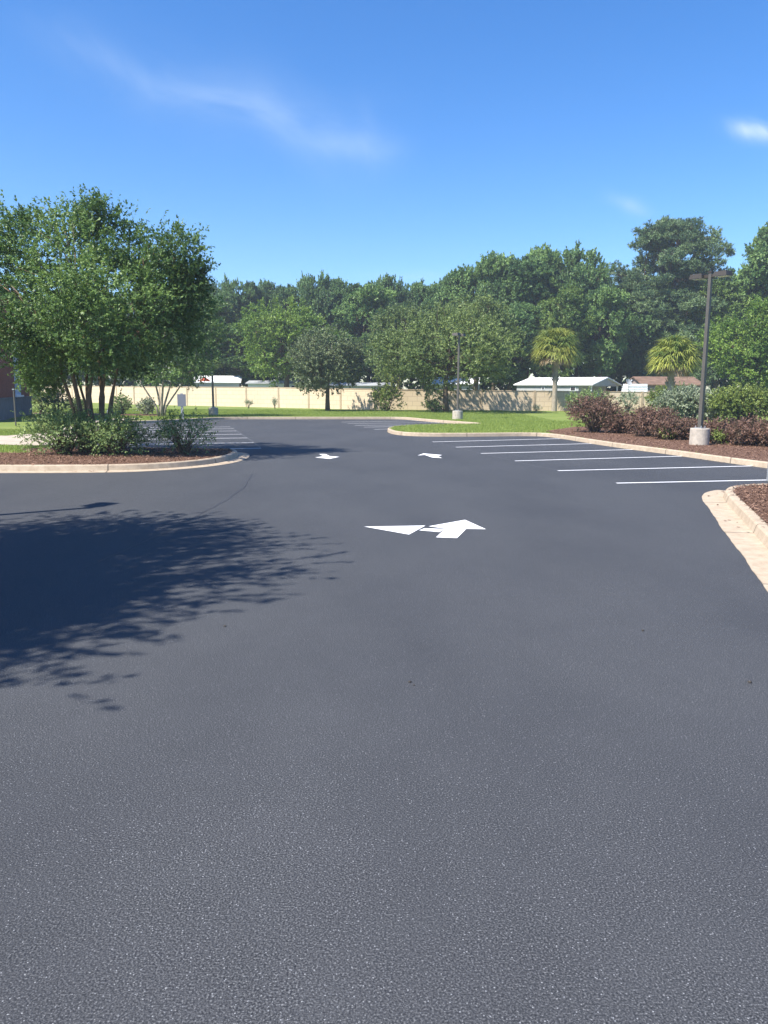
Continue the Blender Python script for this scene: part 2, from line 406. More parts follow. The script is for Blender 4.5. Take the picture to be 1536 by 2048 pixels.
ctl_px = [(-60, 943), (0, 943), (120, 943), (240, 942), (330, 938), (400, 932), (445, 925), (472, 917), (477, 910), (462, 906), (430, 905)]
ctl = [Vector((-45, 18.0))] + [G(x, y).xy for x, y in ctl_px]
ctl += [Vector((-8.9, 24.2)), Vector((-9.55, 24.6)), Vector((-9.8, 25.4)), Vector((-13.1, 38.0)), Vector((-14.3, 42.6))]
ctl += [G(x, y).xy for x, y in [(300, 846), (350, 844), (400, 841), (440, 839), (500, 838.5), (580, 838.5), (660, 838.5), (740, 838.5), (800, 838.5), (822, 840), (850, 843), (950, 850.5), (958, 852),
        (945, 853), (880, 853), (800, 856), (778, 860), (773, 864), (790, 870), (840, 873.3), (950, 873.3), (1060, 872), (1105, 874), (1216, 893), (1340, 909), (1455, 926), (1536, 936.5)]]
ctl += [Vector((10.15, 18.2)), Vector((10.3, 17.0)), Vector((9.8, 15.9)), Vector((8.6, 15.5))]
ctl += [G(x, y).xy for x, y in [(1500, 982), (1468, 985), (1450, 990), (1447, 1000), (1490, 1046), (1536, 1099)]] + [Vector((3.4, 4.6)), Vector((1.9, -4.0))]
path = smooth_path(ctl, 2)
lawn_poly = offset(path, 0.09) + [Vector((60, -4)), Vector((200, 60)), Vector((200, 260)), Vector((-200, 260)), Vector((-200, 18))]
lawn = sheet('lawn', lawn_poly, 0.137, M['grass']); lawn['kind'] = 'structure'

def kerb(name, pts, closed=False, gutter=0.0, part=None):
    # profile: (offset, z); negative offset = towards the lot
    prof = [(0.0, -0.02), (0.0, 0.0), (0.012, 0.128), (0.03, 0.146), (0.05, 0.15), (0.15, 0.15), (0.165, 0.13), (0.165, -0.02)]
    if gutter: prof = [(-gutter, -0.02), (-gutter, 0.008), (-0.02, 0.016)] + prof[2:]
    rows = [offset(pts, o, closed) for o, z in prof]
    if gutter:
        ph = random.uniform(0, 9)
        for r_ in rows[:2]:
            for i in range(len(r_)):
                w_ = 0.010 * math.sin(i * 0.23 + ph) + 0.006 * math.sin(i * 0.61 + 2 * ph) + 0.003 * math.sin(i * 1.9)
                nn = (pts[min(i + 1, len(pts) - 1)] - pts[max(i - 1, 0)]).normalized(); r_[i] = r_[i] + Vector((nn.y, -nn.x)) * w_
    n = len(pts); v = []; f = []; s = [0.0]
    for i in range(1, n): s.append(s[-1] + (pts[i] - pts[i - 1]).length)
    for (o, z), r in zip(prof, rows): v += [(p.x, p.y, z) for p in r]
    m = n if closed else n - 1
    for j in range(len(prof) - 1):
        for i in range(m):
            k = (i + 1) % n; f.append((j * n + i, j * n + k, (j + 1) * n + k, (j + 1) * n + i))
    me = bpy.data.meshes.new(name); me.from_pydata(v, [], f); me.update()
    uv = me.uv_layers.new(name='UVMap'); ua = 0
    for p in me.polygons:
        for li in p.loop_indices:
            vi = me.loops[li].vertex_index; uv.data[li].uv = (s[vi % n] + 1.3, vi // n)
    o = link(name, me, M['kerb']); o['kind'] = 'structure'; return o
def densify(pts, step=0.5):
    q = [pts[0]]
    for a, b in zip(pts, pts[1:]):
        k = max(1, int((b - a).length / step))
        q += [a.lerp(b, (i + 1) / k) for i in range(k)]
    return q
def near_idx(p): return min(range(len(path)), key=lambda i: (path[i] - p).length)
ia = near_idx(G(462, 906).xy); ib = near_idx(G(1468, 985).xy)
ka = kerb('kerb', densify(path[:ia + 1], 0.15), gutter=0.36)
kb = kerb('kerb', densify(path[ia:ib + 1]))
kc = kerb('kerb', densify(path[ib:], 0.12), gutter=0.38)
# planting island outside the frame on the left (casts the tree and lamp shadow)
isl = smooth_path([Vector(p) for p in [(-7.0, 5), (-7.0, 10.5), (-7.4, 12.2), (-9.5, 12.6), (-14, 12.6), (-15, 12), (-15, 4), (-14, 3), (-9, 3), (-7.1, 3.4), (-7.0, 5)]], 2)
sheet('mulch_bed', offset(isl[:-1], 0.09, True), 0.14, M['mulch'])['kind'] = 'structure'
kerb('kerb', isl[:-1], closed=True)

# mulch beds over the lawn
def pl(px, z=LZ): return [G(x, y, z).xy for x, y in px]
i0 = near_idx(G(-60, 943).xy)
left_front = offset(path[i0:ia + 1], 0.12)
bed_l = left_front + [G(430, 893, LZ).xy, G(330, 890, LZ).xy, G(200, 890, LZ).xy, G(110, 897, LZ).xy, G(60, 905, LZ).xy, G(0, 905, LZ).xy, G(-60, 905, LZ).xy]
# keep the bed inside the island kerb
bed_l = left_front + [Vector((-8.9, 24.0)), Vector((-9.6, 24.3)), Vector((-11.0, 23.2))] + pl([(60, 905), (0, 905), (-60, 905)])
MU = []
def mulch(poly):
    o = sheet('mulch_bed', poly, 0.145, M['mulch']); o['kind'] = 'structure'; MU.append(poly)
mulch(bed_l)
j0 = near_idx(G(1105, 874).xy); j1 = near_idx(Vector((10.15, 18.2)))
rk = offset(path[j0:j1 + 1], 0.12)
mulch(rk + [Vector((14.5, 19.0)), G(1536, 868, LZ).xy, G(1420, 862, LZ).xy, G(1250, 853, LZ).xy, G(1150, 853, LZ).xy, G(1090, 862, LZ).xy])
j2 = near_idx(Vector((10.3, 17.0)))
rk2 = offset(path[j2:], 0.12)
mulch(rk2 + [Vector((12, -4)), Vector((14, 17))])
# far mulch strips by the small shrubs on the left
mulch(pl([(60, 829), (330, 832), (330, 828), (60, 825)]))

# sidewalk on the left
sw = sheet('sidewalk', [Vector((-40, 24.6)), Vector((-12.6, 24.9)), Vector((-11.2, 24.5)), Vector((-10.2, 24.95)), Vector((-13.5, 38.2)), Vector((-14.7, 42.9)),
        Vector((-14.5, 46.6)), Vector((-16.2, 46.2)), Vector((-16.3, 42.5)), Vector((-15.2, 37.5)), Vector((-13.9, 30.8)), Vector((-14.4, 29.4)), Vector((-40, 29.0))], 0.149, M['walk']); sw['kind'] = 'structure'

# ------------------------------------------------------------------ painted markings (parts of the lot)
def stripe(a, b, w=0.10):
    a, b = a.xy, b.xy; t = (b - a).normalized(); n = Vector((-t.y, t.x)) * w / 2
    return sheet('stall_line', [a - n, b - n, b + n, a + n], 0.004, M['paint'], lot)
for (x0, y0, x1, y1) in [(1233, 966.5, 1545, 960), (1116, 941.5, 1508, 932), (1030, 922, 1378, 912), (962, 907, 1275, 899), (912, 894.5, 1192, 887), (865, 884, 1120, 877.3)]:
    stripe(G(x0, y0), G(x1, y1))
for (x0, y0, x1, y1) in [(748, 859, 775, 858.2), (728, 854.5, 800, 853), (710, 851, 880, 849), (695, 847.3, 905, 844.8), (683, 844.2, 850, 841.5)]:
    stripe(G(x0, y0), G(x1, y1))
bdir = Vector((0.966, 0.257, 0))
for (x, y) in [(522, 896.5), (507, 885.5), (494, 876), (483, 868.5), (473, 862), (467, 857.5), (460, 853.8)]:
    a = G(x, y); stripe(a - bdir * 5.25, a)
def arrow(polys):
    mb = MB()
    for poly in polys:
        pts = [G(x, y, 0.004) for x, y in poly]
        ar = sum(pts[i].x * pts[(i + 1) % len(pts)].y - pts[(i + 1) % len(pts)].x * pts[i].y for i in range(len(pts)))
        if ar < 0: pts = pts[::-1]
        mb.add(pts, [tuple(range(len(pts)))])
    return mb.build('direction_arrow', M['paint'], lot)
arrow([[(728, 1053), (851, 1051), (818, 1069)], [(838, 1060.5), (849, 1056.5), (889, 1057.8), (879, 1064)], [(857, 1052.5), (930, 1039.5), (972, 1058.3), (890, 1057)], [(889, 1058), (932, 1058.2), (914, 1076), (872, 1074.5), (884, 1063)]])['label'] = 'large white double turn arrow'
arrow([[(638, 908), (651, 908), (660, 912.3), (679, 913.4), (659, 917.7), (630, 914.7), (648, 912.6)]])['label'] = 'small white arrow in the tree shadow'
arrow([[(835, 911), (847, 906.8), (884, 910), (876, 912.4), (884, 916), (864, 914.8), (849, 909.6)]])['label'] = 'small white arrow pointing away to the left'

# hairline seams and cracks in the sealed surface
def seam(pxs, w, name='pavement_crack', mat=None):
    pts = [G(x, y).xy for x, y in pxs]; pts = densify(pts, 0.25)
    pts = [p + Vector((random.gauss(0, 0.012), random.gauss(0, 0.012))) for p in pts]
    L = offset(pts, w / 2); R_ = offset(pts, -w / 2); v = [(p.x, p.y, 0.002) for p in L] + [(p.x, p.y, 0.002) for p in R_]; n = len(pts)
    me = bpy.data.meshes.new(name); me.from_pydata(v, [], [(i, n + i, n + i + 1, i + 1) for i in range(n - 1)]); me.update()
    return link(name, me, mat or M['seam'], lot)
M['seam'] = simple('sealed_crack', (0.036, 0.037, 0.042), 0.6, 0.3, 30)
M['seamlt'] = simple('old_seam', (0.10, 0.103, 0.11), 0.7, 0.3, 30)
seam([(522, 896), (495, 876), (473, 862), (458, 852)], 0.035, mat=M['seamlt'])
seam([(880, 886), (962, 907), (1060, 930), (1130, 943)], 0.022, mat=M['seamlt'])
seam([(505, 948), (488, 975), (455, 1000), (415, 1020), (360, 1050), (250, 1100), (170, 1135)], 0.03)

# ------------------------------------------------------------------ scattered stuff: mulch chips, grass blades
def inpoly(pts, poly):
    x, y = pts[:, 0], pts[:, 1]; c = np.zeros(len(pts), bool); j = len(poly) - 1
    for i in range(len(poly)):
        xi, yi, xj, yj = poly[i][0], poly[i][1], poly[j][0], poly[j][1]
        c ^= ((yi > y) != (yj > y)) & (x < (xj - xi) * (y - yi) / ((yj - yi) if abs(yj - yi) > 1e-9 else 1e-9) + xi); j = i
    return c
def scatter(poly, n, box):
    out = np.zeros((0, 2))
    while len(out) < n:
        q = np.column_stack([RNG.uniform(box[0], box[1], n * 2), RNG.uniform(box[2], box[3], n * 2)])
        out = np.vstack([out, q[inpoly(q, poly)]])
    return out[:n]
def chips(poly, n, box, s=(0.015, 0.05)):
    p = scatter(poly, n, box); a = RNG.uniform(0, 6.28, n); l = RNG.uniform(*s, n); w = l * RNG.uniform(0.2, 0.5, n)
    z = 0.15 + RNG.random(n) * 0.03; tl = RNG.normal(size=n) * 0.3
    d = np.column_stack([np.cos(a), np.sin(a), tl]) * l[:, None] / 2; e = np.column_stack([-np.sin(a), np.cos(a), RNG.normal(size=n) * 0.4]) * w[:, None] / 2
    c = np.column_stack([p, z]); V = np.stack([c - d - e, c + d - e * 0.7, c + d + e, c - d + e * 0.8], 1)
    me = quads_mesh('mulch_chips', V, RNG.random(n) ** 1.6)
    tag(link('mulch_chips', me, M['chip']), 'brown wood mulch chips strewn over the planting bed', 'mulch', kind='stuff')
chips(MU[0], 16000, (-13, -3.5, 17.5, 25)); chips(MU[1], 22000, (5, 14, 17, 36)); chips(MU[2], 14000, (4.5, 9, 9, 17))
sp_ = []
for (a_, b_) in ((i0, ia), (j0, j1), (j2, len(path) - 2)):
    seg = path[a_:b_]; cnt = 60
    for _ in range(cnt):
        i = random.randrange(len(seg) - 1); q = seg[i].lerp(seg[i + 1], random.random()); t_ = (seg[i + 1] - seg[i]).normalized(); nn = Vector((-t_.y, t_.x))
        o_ = random.choice((random.uniform(0.04, 0.15), random.uniform(-0.3, -0.03))); z_ = 0.153 if o_ > 0 else 0.02
        p_ = q + nn * o_; an = random.uniform(0, 6.28); l_ = random.uniform(0.012, 0.035); d_ = Vector((math.cos(an), math.sin(an))) * l_; e_ = Vector((-d_.y, d_.x)) * 0.35
        sp_.append([(p_ - d_ - e_).to_3d() + Vector((0, 0, z_)), (p_ + d_ - e_).to_3d() + Vector((0, 0, z_)), (p_ + d_ + e_).to_3d() + Vector((0, 0, z_ + 0.006)), (p_ - d_ + e_).to_3d() + Vector((0, 0, z_ + 0.004))])
tag(link('spilled_mulch', quads_mesh('spilled_mulch', np.array(sp_), RNG.random(len(sp_)) * 0.6), M['chip']), 'stray mulch chips spilled on the kerbs and gutters', 'mulch', kind='stuff')
def blades(poly, n, box, h=(0.03, 0.07), excl=()):
    p = scatter(poly, n, box)
    for e in excl: p = p[~inpoly(p, e)]
    n = len(p); a = RNG.uniform(0, 6.28, n); hh = RNG.uniform(*h, n); w = RNG.uniform(0.006, 0.014, n)
    c = np.column_stack([p, np.full(n, 0.135)]); e = np.column_stack([np.cos(a), np.sin(a), np.zeros(n)]) * w[:, None]
    tp = c + np.column_stack([RNG.normal(size=n) * 0.02, RNG.normal(size=n) * 0.02, hh])
    V = np.stack([c - e, c + e, tp], 1)
    g = quads_mesh('lawn_grass', V, RNG.normal(0.5, 0.25, n), 3)
    tag(link('lawn_grass', g, M['blade']), 'short mown green grass covering the lawn beside the lot', 'grass', kind='stuff')
ex = MU + [[v.co.xy for v in sw.data.vertices]]
blades(lawn_poly, 60000, (-20, -9, 18, 34), excl=ex)
blades(lawn_poly, 150000, (0, 30, 22, 45), (0.04, 0.08), excl=ex)
blades(lawn_poly, 120000, (-30, 10, 44, 66), (0.05, 0.1), excl=ex)

for k, (px, py, r) in enumerate([(820, 1365, 0.012), (828, 1371, 0.008), (1500, 1366, 0.016), (450, 1253, 0.012), (1286, 1262, 0.012)]):
    mb = MB(); mb.lathe([(0.3 * r, 0), (r, 0.25 * r), (0.85 * r, 0.7 * r), (0.3 * r, r)], 7)
    mb.v = [(x * (1 + 0.5 * math.sin(k * 3.1 + y * 90)), y * 0.8, z) for x, y, z in mb.v]
    g_ = G(px, py); o = mb.build('pebble', M['fixture'], None, (g_.x, g_.y, 0.001)); tag(o, 'tiny dark bit of grit lying on the open asphalt', 'pebble', 'dark bits of grit on the asphalt')

# ------------------------------------------------------------------ boundary wall
wp = [(-70, 128, 2.1), (-45, 104, 2.1), (-27, 84, 2.02), (-9.9, 73, 1.98), (-0.8, 66.6, 1.86), (21.8, 65.8, 1.72), (60, 64.4, 1.65)]
wall = empty('boundary_wall', (0, 66.6, 0.1), 'long cream block wall along the back of the lawn', 'wall')
base = Vector((0, 66.6, 0.1))
for (x0, y0, h0), (x1, y1, h1) in zip(wp, wp[1:]):
    a = Vector((x0, y0)); b = Vector((x1, y1)); L = (b - a).length; k = max(1, round(L / 4.3))
    t = (b - a).normalized(); nn = Vector((-t.y, t.x)); ang = math.atan2(t.y, t.x)
    for i in range(k):
        p, q = a.lerp(b, i / k), a.lerp(b, (i + 1) / k); hp, hq = h0 + (h1 - h0) * i / k, h0 + (h1 - h0) * (i + 1) / k
        g = t * 0.09; vs = []
        for s_ in (-0.07, 0.07):
            for (u, z) in ((p + g, 0.0), (q - g, 0.0), (q - g, hq), (p + g, hp)):
                w_ = u + nn * s_; vs.append(Vector((w_.x, w_.y, z)) - Vector((0, 66.6, 0.1)) + Vector((0, 0, 0.0 if z == 0 else 0.0)))
        mb = MB().add(vs, [(0, 1, 2, 3), (7, 6, 5, 4), (1, 5, 6, 2), (4, 0, 3, 7), (3, 2, 6, 7), (0, 4, 5, 1)])
        o = mb.build('wall_panel', M['wall'], wall); auto_uv(o.data)
        MB().box((p.x, p.y - 66.6, (hp + 0.03 - 0.0) / 2 - 0.05), (0.18, 0.2, hp + 0.03), ang).build('wall_post', M['post'], wall)
        m_ = p.lerp(q, 0.5)
        cp = MB(); vs = []
        for s_ in (-0.1, 0.1):
            for (u, z) in ((p + g, hp), (q - g, hq), (q - g, hq + 0.06), (p + g, hp + 0.06)):
                w_ = u + nn * s_; vs.append((w_.x, w_.y - 66.6, z - 0.1))
        cp.add(vs, [(0, 1, 2, 3), (7, 6, 5, 4), (1, 5, 6, 2), (4, 0, 3, 7), (3, 2, 6, 7), (0, 4, 5, 1)]).build('wall_cap', M['wall'], wall)

# ------------------------------------------------------------------ lamps
def lamp(loc, h, label, rz, bh=0.55, br=0.31, r_arm=0.0, group='parking lot lamp posts', heads=(0.0, math.pi)):
    t = empty('lamp_post', loc, label, 'lamp post', group, rz)
    MB().lathe([(br * 1.03, -0.1), (br * 1.03, 0.02), (br * 1.01, bh - 0.03), (br * 0.97, bh), (0.01, bh)], 32).build('concrete_base', M['concrete'], t, smooth=False)
    pl_ = MB().box((0, 0, bh + (h - bh) / 2), (0.125, 0.125, h - bh), taper=0.8).build('pole', M['pole'], t)
    b = MB().box((0, 0, bh + 0.012), (0.28, 0.28, 0.024))
    for sx in (-1, 1):
        for sy in (-1, 1): b.tube([(sx * 0.105, sy * 0.105, bh), (sx * 0.105, sy * 0.105, bh + 0.09)], 0.014, 6)
    b.build('base_plate', M['steel'], t)
    MB().box((0, 0, h + 0.02), (0.14, 0.14, 0.05)).build('pole_cap', M['fixture'], t)
    for a in heads:
        R_ = Matrix.Rotation(a, 3, 'Z'); mb = MB()
        mb.box(tuple(R_ @ Vector((0.14, 0, h - 0.1))), (0.2, 0.07, 0.1), a)
        arm = mb.build('arm', M['fixture'], t)
        mb = MB(); c = R_ @ Vector((0.44, 0, h - 0.08)); mb.box(tuple(c), (0.48, 0.38, 0.15), a, 0.86)
        hd = mb.build('lamp_head', M['fixture'], t)
        c2 = R_ @ Vector((0.44, 0, h - 0.161)); MB().box(tuple(c2), (0.4, 0.3, 0.014), a).build('lamp_lens', M['lens'], hd)
    return t
lamp(G(1398, 889, LZ), 5.62, 'tall bronze lamp post on a round concrete base among burgundy shrubs', rad(-56))
lamp(G(915, 838, LZ), 5.1, 'lamp post on the open lawn in front of the middle of the cream wall', rad(62), bh=0.5)
lamp(G(427, 830, LZ), 4.9, 'lamp post on the lawn just right of the small crape myrtle', rad(28), bh=0.5)
lamp(Vector((-8.75, 10.15, LZ)), 5.7, 'lamp post outside the left edge that casts a thin pole shadow', rad(70), heads=(0.0,))

# ------------------------------------------------------------------ myrtle trees in the foreground
def lob(px, py, D, r, base, sq=0.85):
    p = P(px, py, D) - base; return (p.x, p.y, p.z, r, sq)
tb = G(192, 903, LZ); D0 = tb.y
spec = [(55, 470, 0, 1.25), (130, 440, .5, 1.1), (150, 500, -1, 1.3), (225, 475, .3, 1.25), (300, 490, -.5, 1.15), (365, 505, 0, 0.85), (385, 545, .4, .5), (20, 560, -.8, 1.4), (100, 585, 1.4, 1.4),
        (120, 560, -2, 1.3), (230, 590, 1.2, 1.4), (240, 600, -1.6, 1.3), (330, 590, 0, 1.2), (385, 600, .6, .7), (-60, 520, 0, 1.5), (-60, 640, .5, 1.3), (10, 640, -1.6, 1.0), (80, 660, -1.2, 1.0), (70, 700, .5, 0.85),
        (160, 665, 1.5, 1.1), (170, 640, -2.2, 1.0), (265, 670, -.8, 1.1), (350, 665, .4, 0.95), (300, 660, 1.8, 1.0), (120, 700, -.8, 0.8), (200, 690, -2.0, .8), (-120, 580, 0, 1.3), (180, 420, 0, .7), (-10, 450, .4, 1.0),
        (215, 560, 2.6, 1.2), (60, 560, 2.6, 1.2), (240, 715, .5, .65), (90, 735, .2, .55), (310, 540, 1.5, 1.1)]
lobs = [lob(x - (14 if x > 250 else 0), y + (22 if y < 500 else 8), D0 + d, r * 0.95, tb) for x, y, d, r in spec]
stems = [(-0.42, 0.0, -0.95, 0.1, 2.9, 0.06), (-0.22, -0.15, -0.6, -0.3, 3.0, 0.075), (-0.12, 0.25, -0.4, 0.5, 3.0, 0.06), (0.0, -0.1, -0.05, -0.2, 3.2, 0.07), (0.1, 0.2, 0.15, 0.4, 3.1, 0.07), (0.2, 0.0, 0.36, 0.1, 3.0, 0.075), (0.34, -0.1, 0.85, -0.1, 2.9, 0.052), (0.28, 0.3, 0.55, 0.8, 2.8, 0.045), (-0.3, 0.3, -0.8, 0.9, 2.7, 0.045)]
make_tree('crape_myrtle', tb, 'big multi-stemmed crape myrtle rising from the left planting island', 'tree', M['l_myrtle'], M['barkmyrtle'], 4, 8, 2.2, 3, per=29, twigs=8, leaves=19, leaf=0.09, twig=0.46,
          lobes=lobs, stems=stems, cr=0.24, aspect=0.5)
tb2 = G(322, 833, LZ)
def autolobes(seed, spec): return spec
lob2 = [lob(x, y, tb2.y + d, r, tb2) for x, y, d, r in [(300, 700, 0, 1.7), (350, 690, 1, 1.8), (395, 700, 0, 1.4), (330, 650, -.5, 1.6), (380, 645, .5, 1.5), (285, 735, .5, 1.1), (330, 735, -1, 1.2), (385, 735, -.3, 1.1), (415, 665, 0, 1.0), (265, 690, 0, 1.3), (350, 610, 0, 1.3), (400, 620, 0, 1.1)]]
stems2 = [(-0.15, 0, -1.3, 0, 2.6, 0.06), (-0.05, 0.1, -0.5, 0.4, 2.8, 0.07), (0.05, -0.05, 0.3, -0.2, 2.9, 0.08), (0.12, 0.05, 0.9, 0.2, 2.7, 0.07), (0.2, 0, 1.7, 0.1, 2.6, 0.06)]
make_tree('crape_myrtle', tb2, 'smaller pale-stemmed crape myrtle on the grass left of the lamp post', 'tree', M['l_myrtle'], M['barkpalm'], 3, 7, 2.3, 8, per=46, twigs=5, leaves=12, leaf=0.14, twig=0.5, lobes=lob2, stems=stems2)
make_tree('crape_myrtle', Vector((-8.95, 5.15, LZ)), 'crape myrtle outside the left edge that shades the near asphalt', 'tree', M['l_myrtle'], M['barkmyrtle'], 3.5, 8.3, 3.4, 21, nl=52, per=30, twigs=6, leaves=15, leaf=0.105, twig=0.55,
          stems=stems, cr=0.3, squash=0.8)

# shrubs in the left island
def gl(px, py): return G(px, py, LZ)
make_shrub('shrub', gl(128, 908), 'loose leafy shrub at the left foot of the big myrtle', 'shrub', M['l_shrub'], 0.92, 0.75, 1.28, 31, n=130, twigs=6, leaves=13, leaf=0.062, twig=0.3, bark=M['bark'])
make_shrub('shrub', gl(232, 909), 'loose leafy shrub directly in front of the big myrtle stems', 'shrub', M['l_shrub'], 0.85, 0.65, 1.15, 32, n=110, twigs=6, leaves=13, leaf=0.062, twig=0.3)
make_shrub('shrub', gl(368, 908), 'open twiggy shrub standing alone near the tip of the left island', 'shrub', M['l_shrub'], 0.78, 0.65, 1.15, 33, n=75, twigs=5, leaves=12, leaf=0.06, twig=0.36, tint=(0.0, 0.6))
# clipped shrubs on the far left lawn
for (x, y, rx, h, lb, mt, sd) in [(243, 828, 0.62, 1.35, 'small clipped green shrub at the far lawn, left one of the clipped pair', 'l_shrub', 41), (293, 829, 0.60, 1.15, 'small pale clipped shrub just left of the smaller myrtle', 'l_silver', 42),
                            (112, 831, 0.95, 2.1, 'tall dark green shrub between the brick building and big myrtle', 'l_forest', 43), (85, 826, 1.1, 1.9, 'yellowish green shrub right beside the brick building corner', 'l_hedge', 44), (158, 826, 0.8, 1.2, 'low rounded shrub seen behind the big myrtle stems', 'l_shrub', 45)]:
    make_shrub('shrub', gl(x, y), lb, 'shrub', M[mt], rx, rx, h, sd, n=60, twigs=4, leaves=12, leaf=0.12, twig=0.22, spiky=0.2, lumpy=0.1)

# spot light, sign, stake
t = empty('flood_light', gl(222, 848), 'small ground flood light behind the left island shrubs', 'flood light')
MB().tube([(0, 0, 0), (0, 0, 0.5)], 0.025, 8).build('stake', M['fixture'], t)
hd = MB().box((0, 0, 0.6), (0.34, 0.2, 0.26), rad(20), 0.8).build('lamp_housing', M['fixture'], t)
MB().box((0.0, -0.105, 0.62), (0.26, 0.02, 0.18), rad(20)).build('lens', M['lens'], hd)
sp = gl(365, 838)
t = empty('street_sign', sp, 'back of a grey rectangular sign on a short post beside the myrtle', 'sign')
MB().box((0, 0, 0.75), (0.14, 0.05, 1.5)).build('sign_post', M['steel'], t)
MB().box((0, -0.04, 1.03 + 0.06), (0.5, 0.02, 0.7)).build('sign_panel', M['signgrey'], t)
t = empty('marker_post', gl(32, 852), 'thin grey stake on the shaded grass before the brick building', 'post')
MB().box((0, 0, 0.85), (0.05, 0.05, 1.7)).build('post_shaft', M['pole'], t)
MB().box((0, 0, 1.72), (0.09, 0.09, 0.05)).build('post_cap', M['steel'], t)
t = empty('square_post', G(1542, 962, 0.0) , 'short pale grey square post at the right edge beside the nearest stall', 'post')
MB().box((0, 0, 0.3), (0.14, 0.14, 0.6)).build('post_shaft', M['steel'], t)
MB().box((0, 0, 0.615), (0.16, 0.16, 0.03), taper=0.7).build('post_cap', M['steel'], t)

# ------------------------------------------------------------------ brick building at the left
ax = Vector((-0.257, 0.966, 0)); bx = Vector((0.966, 0.257, 0))
C0 = G(62, 829, LZ); ang = math.atan2(bx.y, bx.x)
bl = empty('brick_building', (C0.x, C0.y, 0.1), 'red brick building with grey stone base and tall window at far left', 'building', rz=ang)
# local axes: +x = bx (outward, towards the lot), +y = ax (away)
HB = 7.0; w0, w1, wz0, wz1 = -4.75, -2.75, 1.32, 4.1
def part_box(name, x0, x1, y0, y1, z0, z1, mat, par=bl, uv=False):
    o = MB().box(((x0 + x1) / 2, (y0 + y1) / 2, (z0 + z1) / 2), (x1 - x0, y1 - y0, z1 - z0)).build(name, mat, par)
    if uv: auto_uv(o.data)
    return o
wl = MB()
for (ya, yb, za, zb) in [(-12, w0, 1.25, HB), (w1, 0, 1.25, HB), (w0, w1, wz1, HB), (w0, w1, 1.25, wz0)]:
    wl.box((-0.15, (ya + yb) / 2, (za + zb) / 2), (0.3, yb - ya, zb - za))
wl.box((-6.15, -0.15, (1.25 + HB) / 2), (11.7, 0.296, HB - 1.25))
wl.box((-6.15, -11.8, (1.25 + HB) / 2), (11.7, 0.296, HB - 1.25))
wo = wl.build('brick_wall', M['brick'], bl); auto_uv(wo.data)
part_box('stone_base', -12, 0.08, -12.1, 0.08, -0.2, 1.2, M['base_stone']); part_box('stone_ledge', -12, 0.14, -12.15, 0.14, 1.2, 1.27, M['base_stone'])
part_box('roof', -12.3, 0.35, -12.4, 0.35, HB, HB + 0.25, M['base_stone'])
wn = part_box('window', -0.26, -0.22, w0, w1, wz0, wz1, M['glass'])
fr = MB()
for y in (w0 + 0.05, (w0 + w1) / 2, w1 - 0.05): fr.box((-0.12, y, (wz0 + wz1) / 2), (0.18, 0.1, wz1 - wz0 - 0.01))
for z in (wz0 + 0.06, wz0 + 0.95, wz0 + 1.85, wz1 - 0.06): fr.box((-0.11, (w0 + w1) / 2, z), (0.14, w1 - w0 - 0.02, 0.07))
fr.build('window_frame', M['whitepaint'], wn)
part_box('window_sill', -0.05, 0.12, w0 - 0.1, w1 + 0.1, wz0 - 0.05, wz0 + 0.05, M['whitepaint'], wn)
lt = MB(); lt.add([(0.05, w0 - 0.2, wz1 - 0.02), (0.05, w1 + 0.2, wz1 - 0.02), (0.05, w1 + 0.1, wz1 + 0.25), (0.05, (w0 + w1) / 2, wz1 + 0.62), (0.05, w0 - 0.1, wz1 + 0.25),
    (-0.1, w0 - 0.2, wz1 - 0.02), (-0.1, w1 + 0.2, wz1 - 0.02), (-0.1, w1 + 0.1, wz1 + 0.25), (-0.1, (w0 + w1) / 2, wz1 + 0.62), (-0.1, w0 - 0.1, wz1 + 0.25)],
    [(0, 1, 2, 3, 4), (9, 8, 7, 6, 5), (0, 5, 6, 1), (1, 6, 7, 2), (2, 7, 8, 3), (3, 8, 9, 4), (4, 9, 5, 0)]); lt.build('window_lintel', M['whitepaint'], wn)

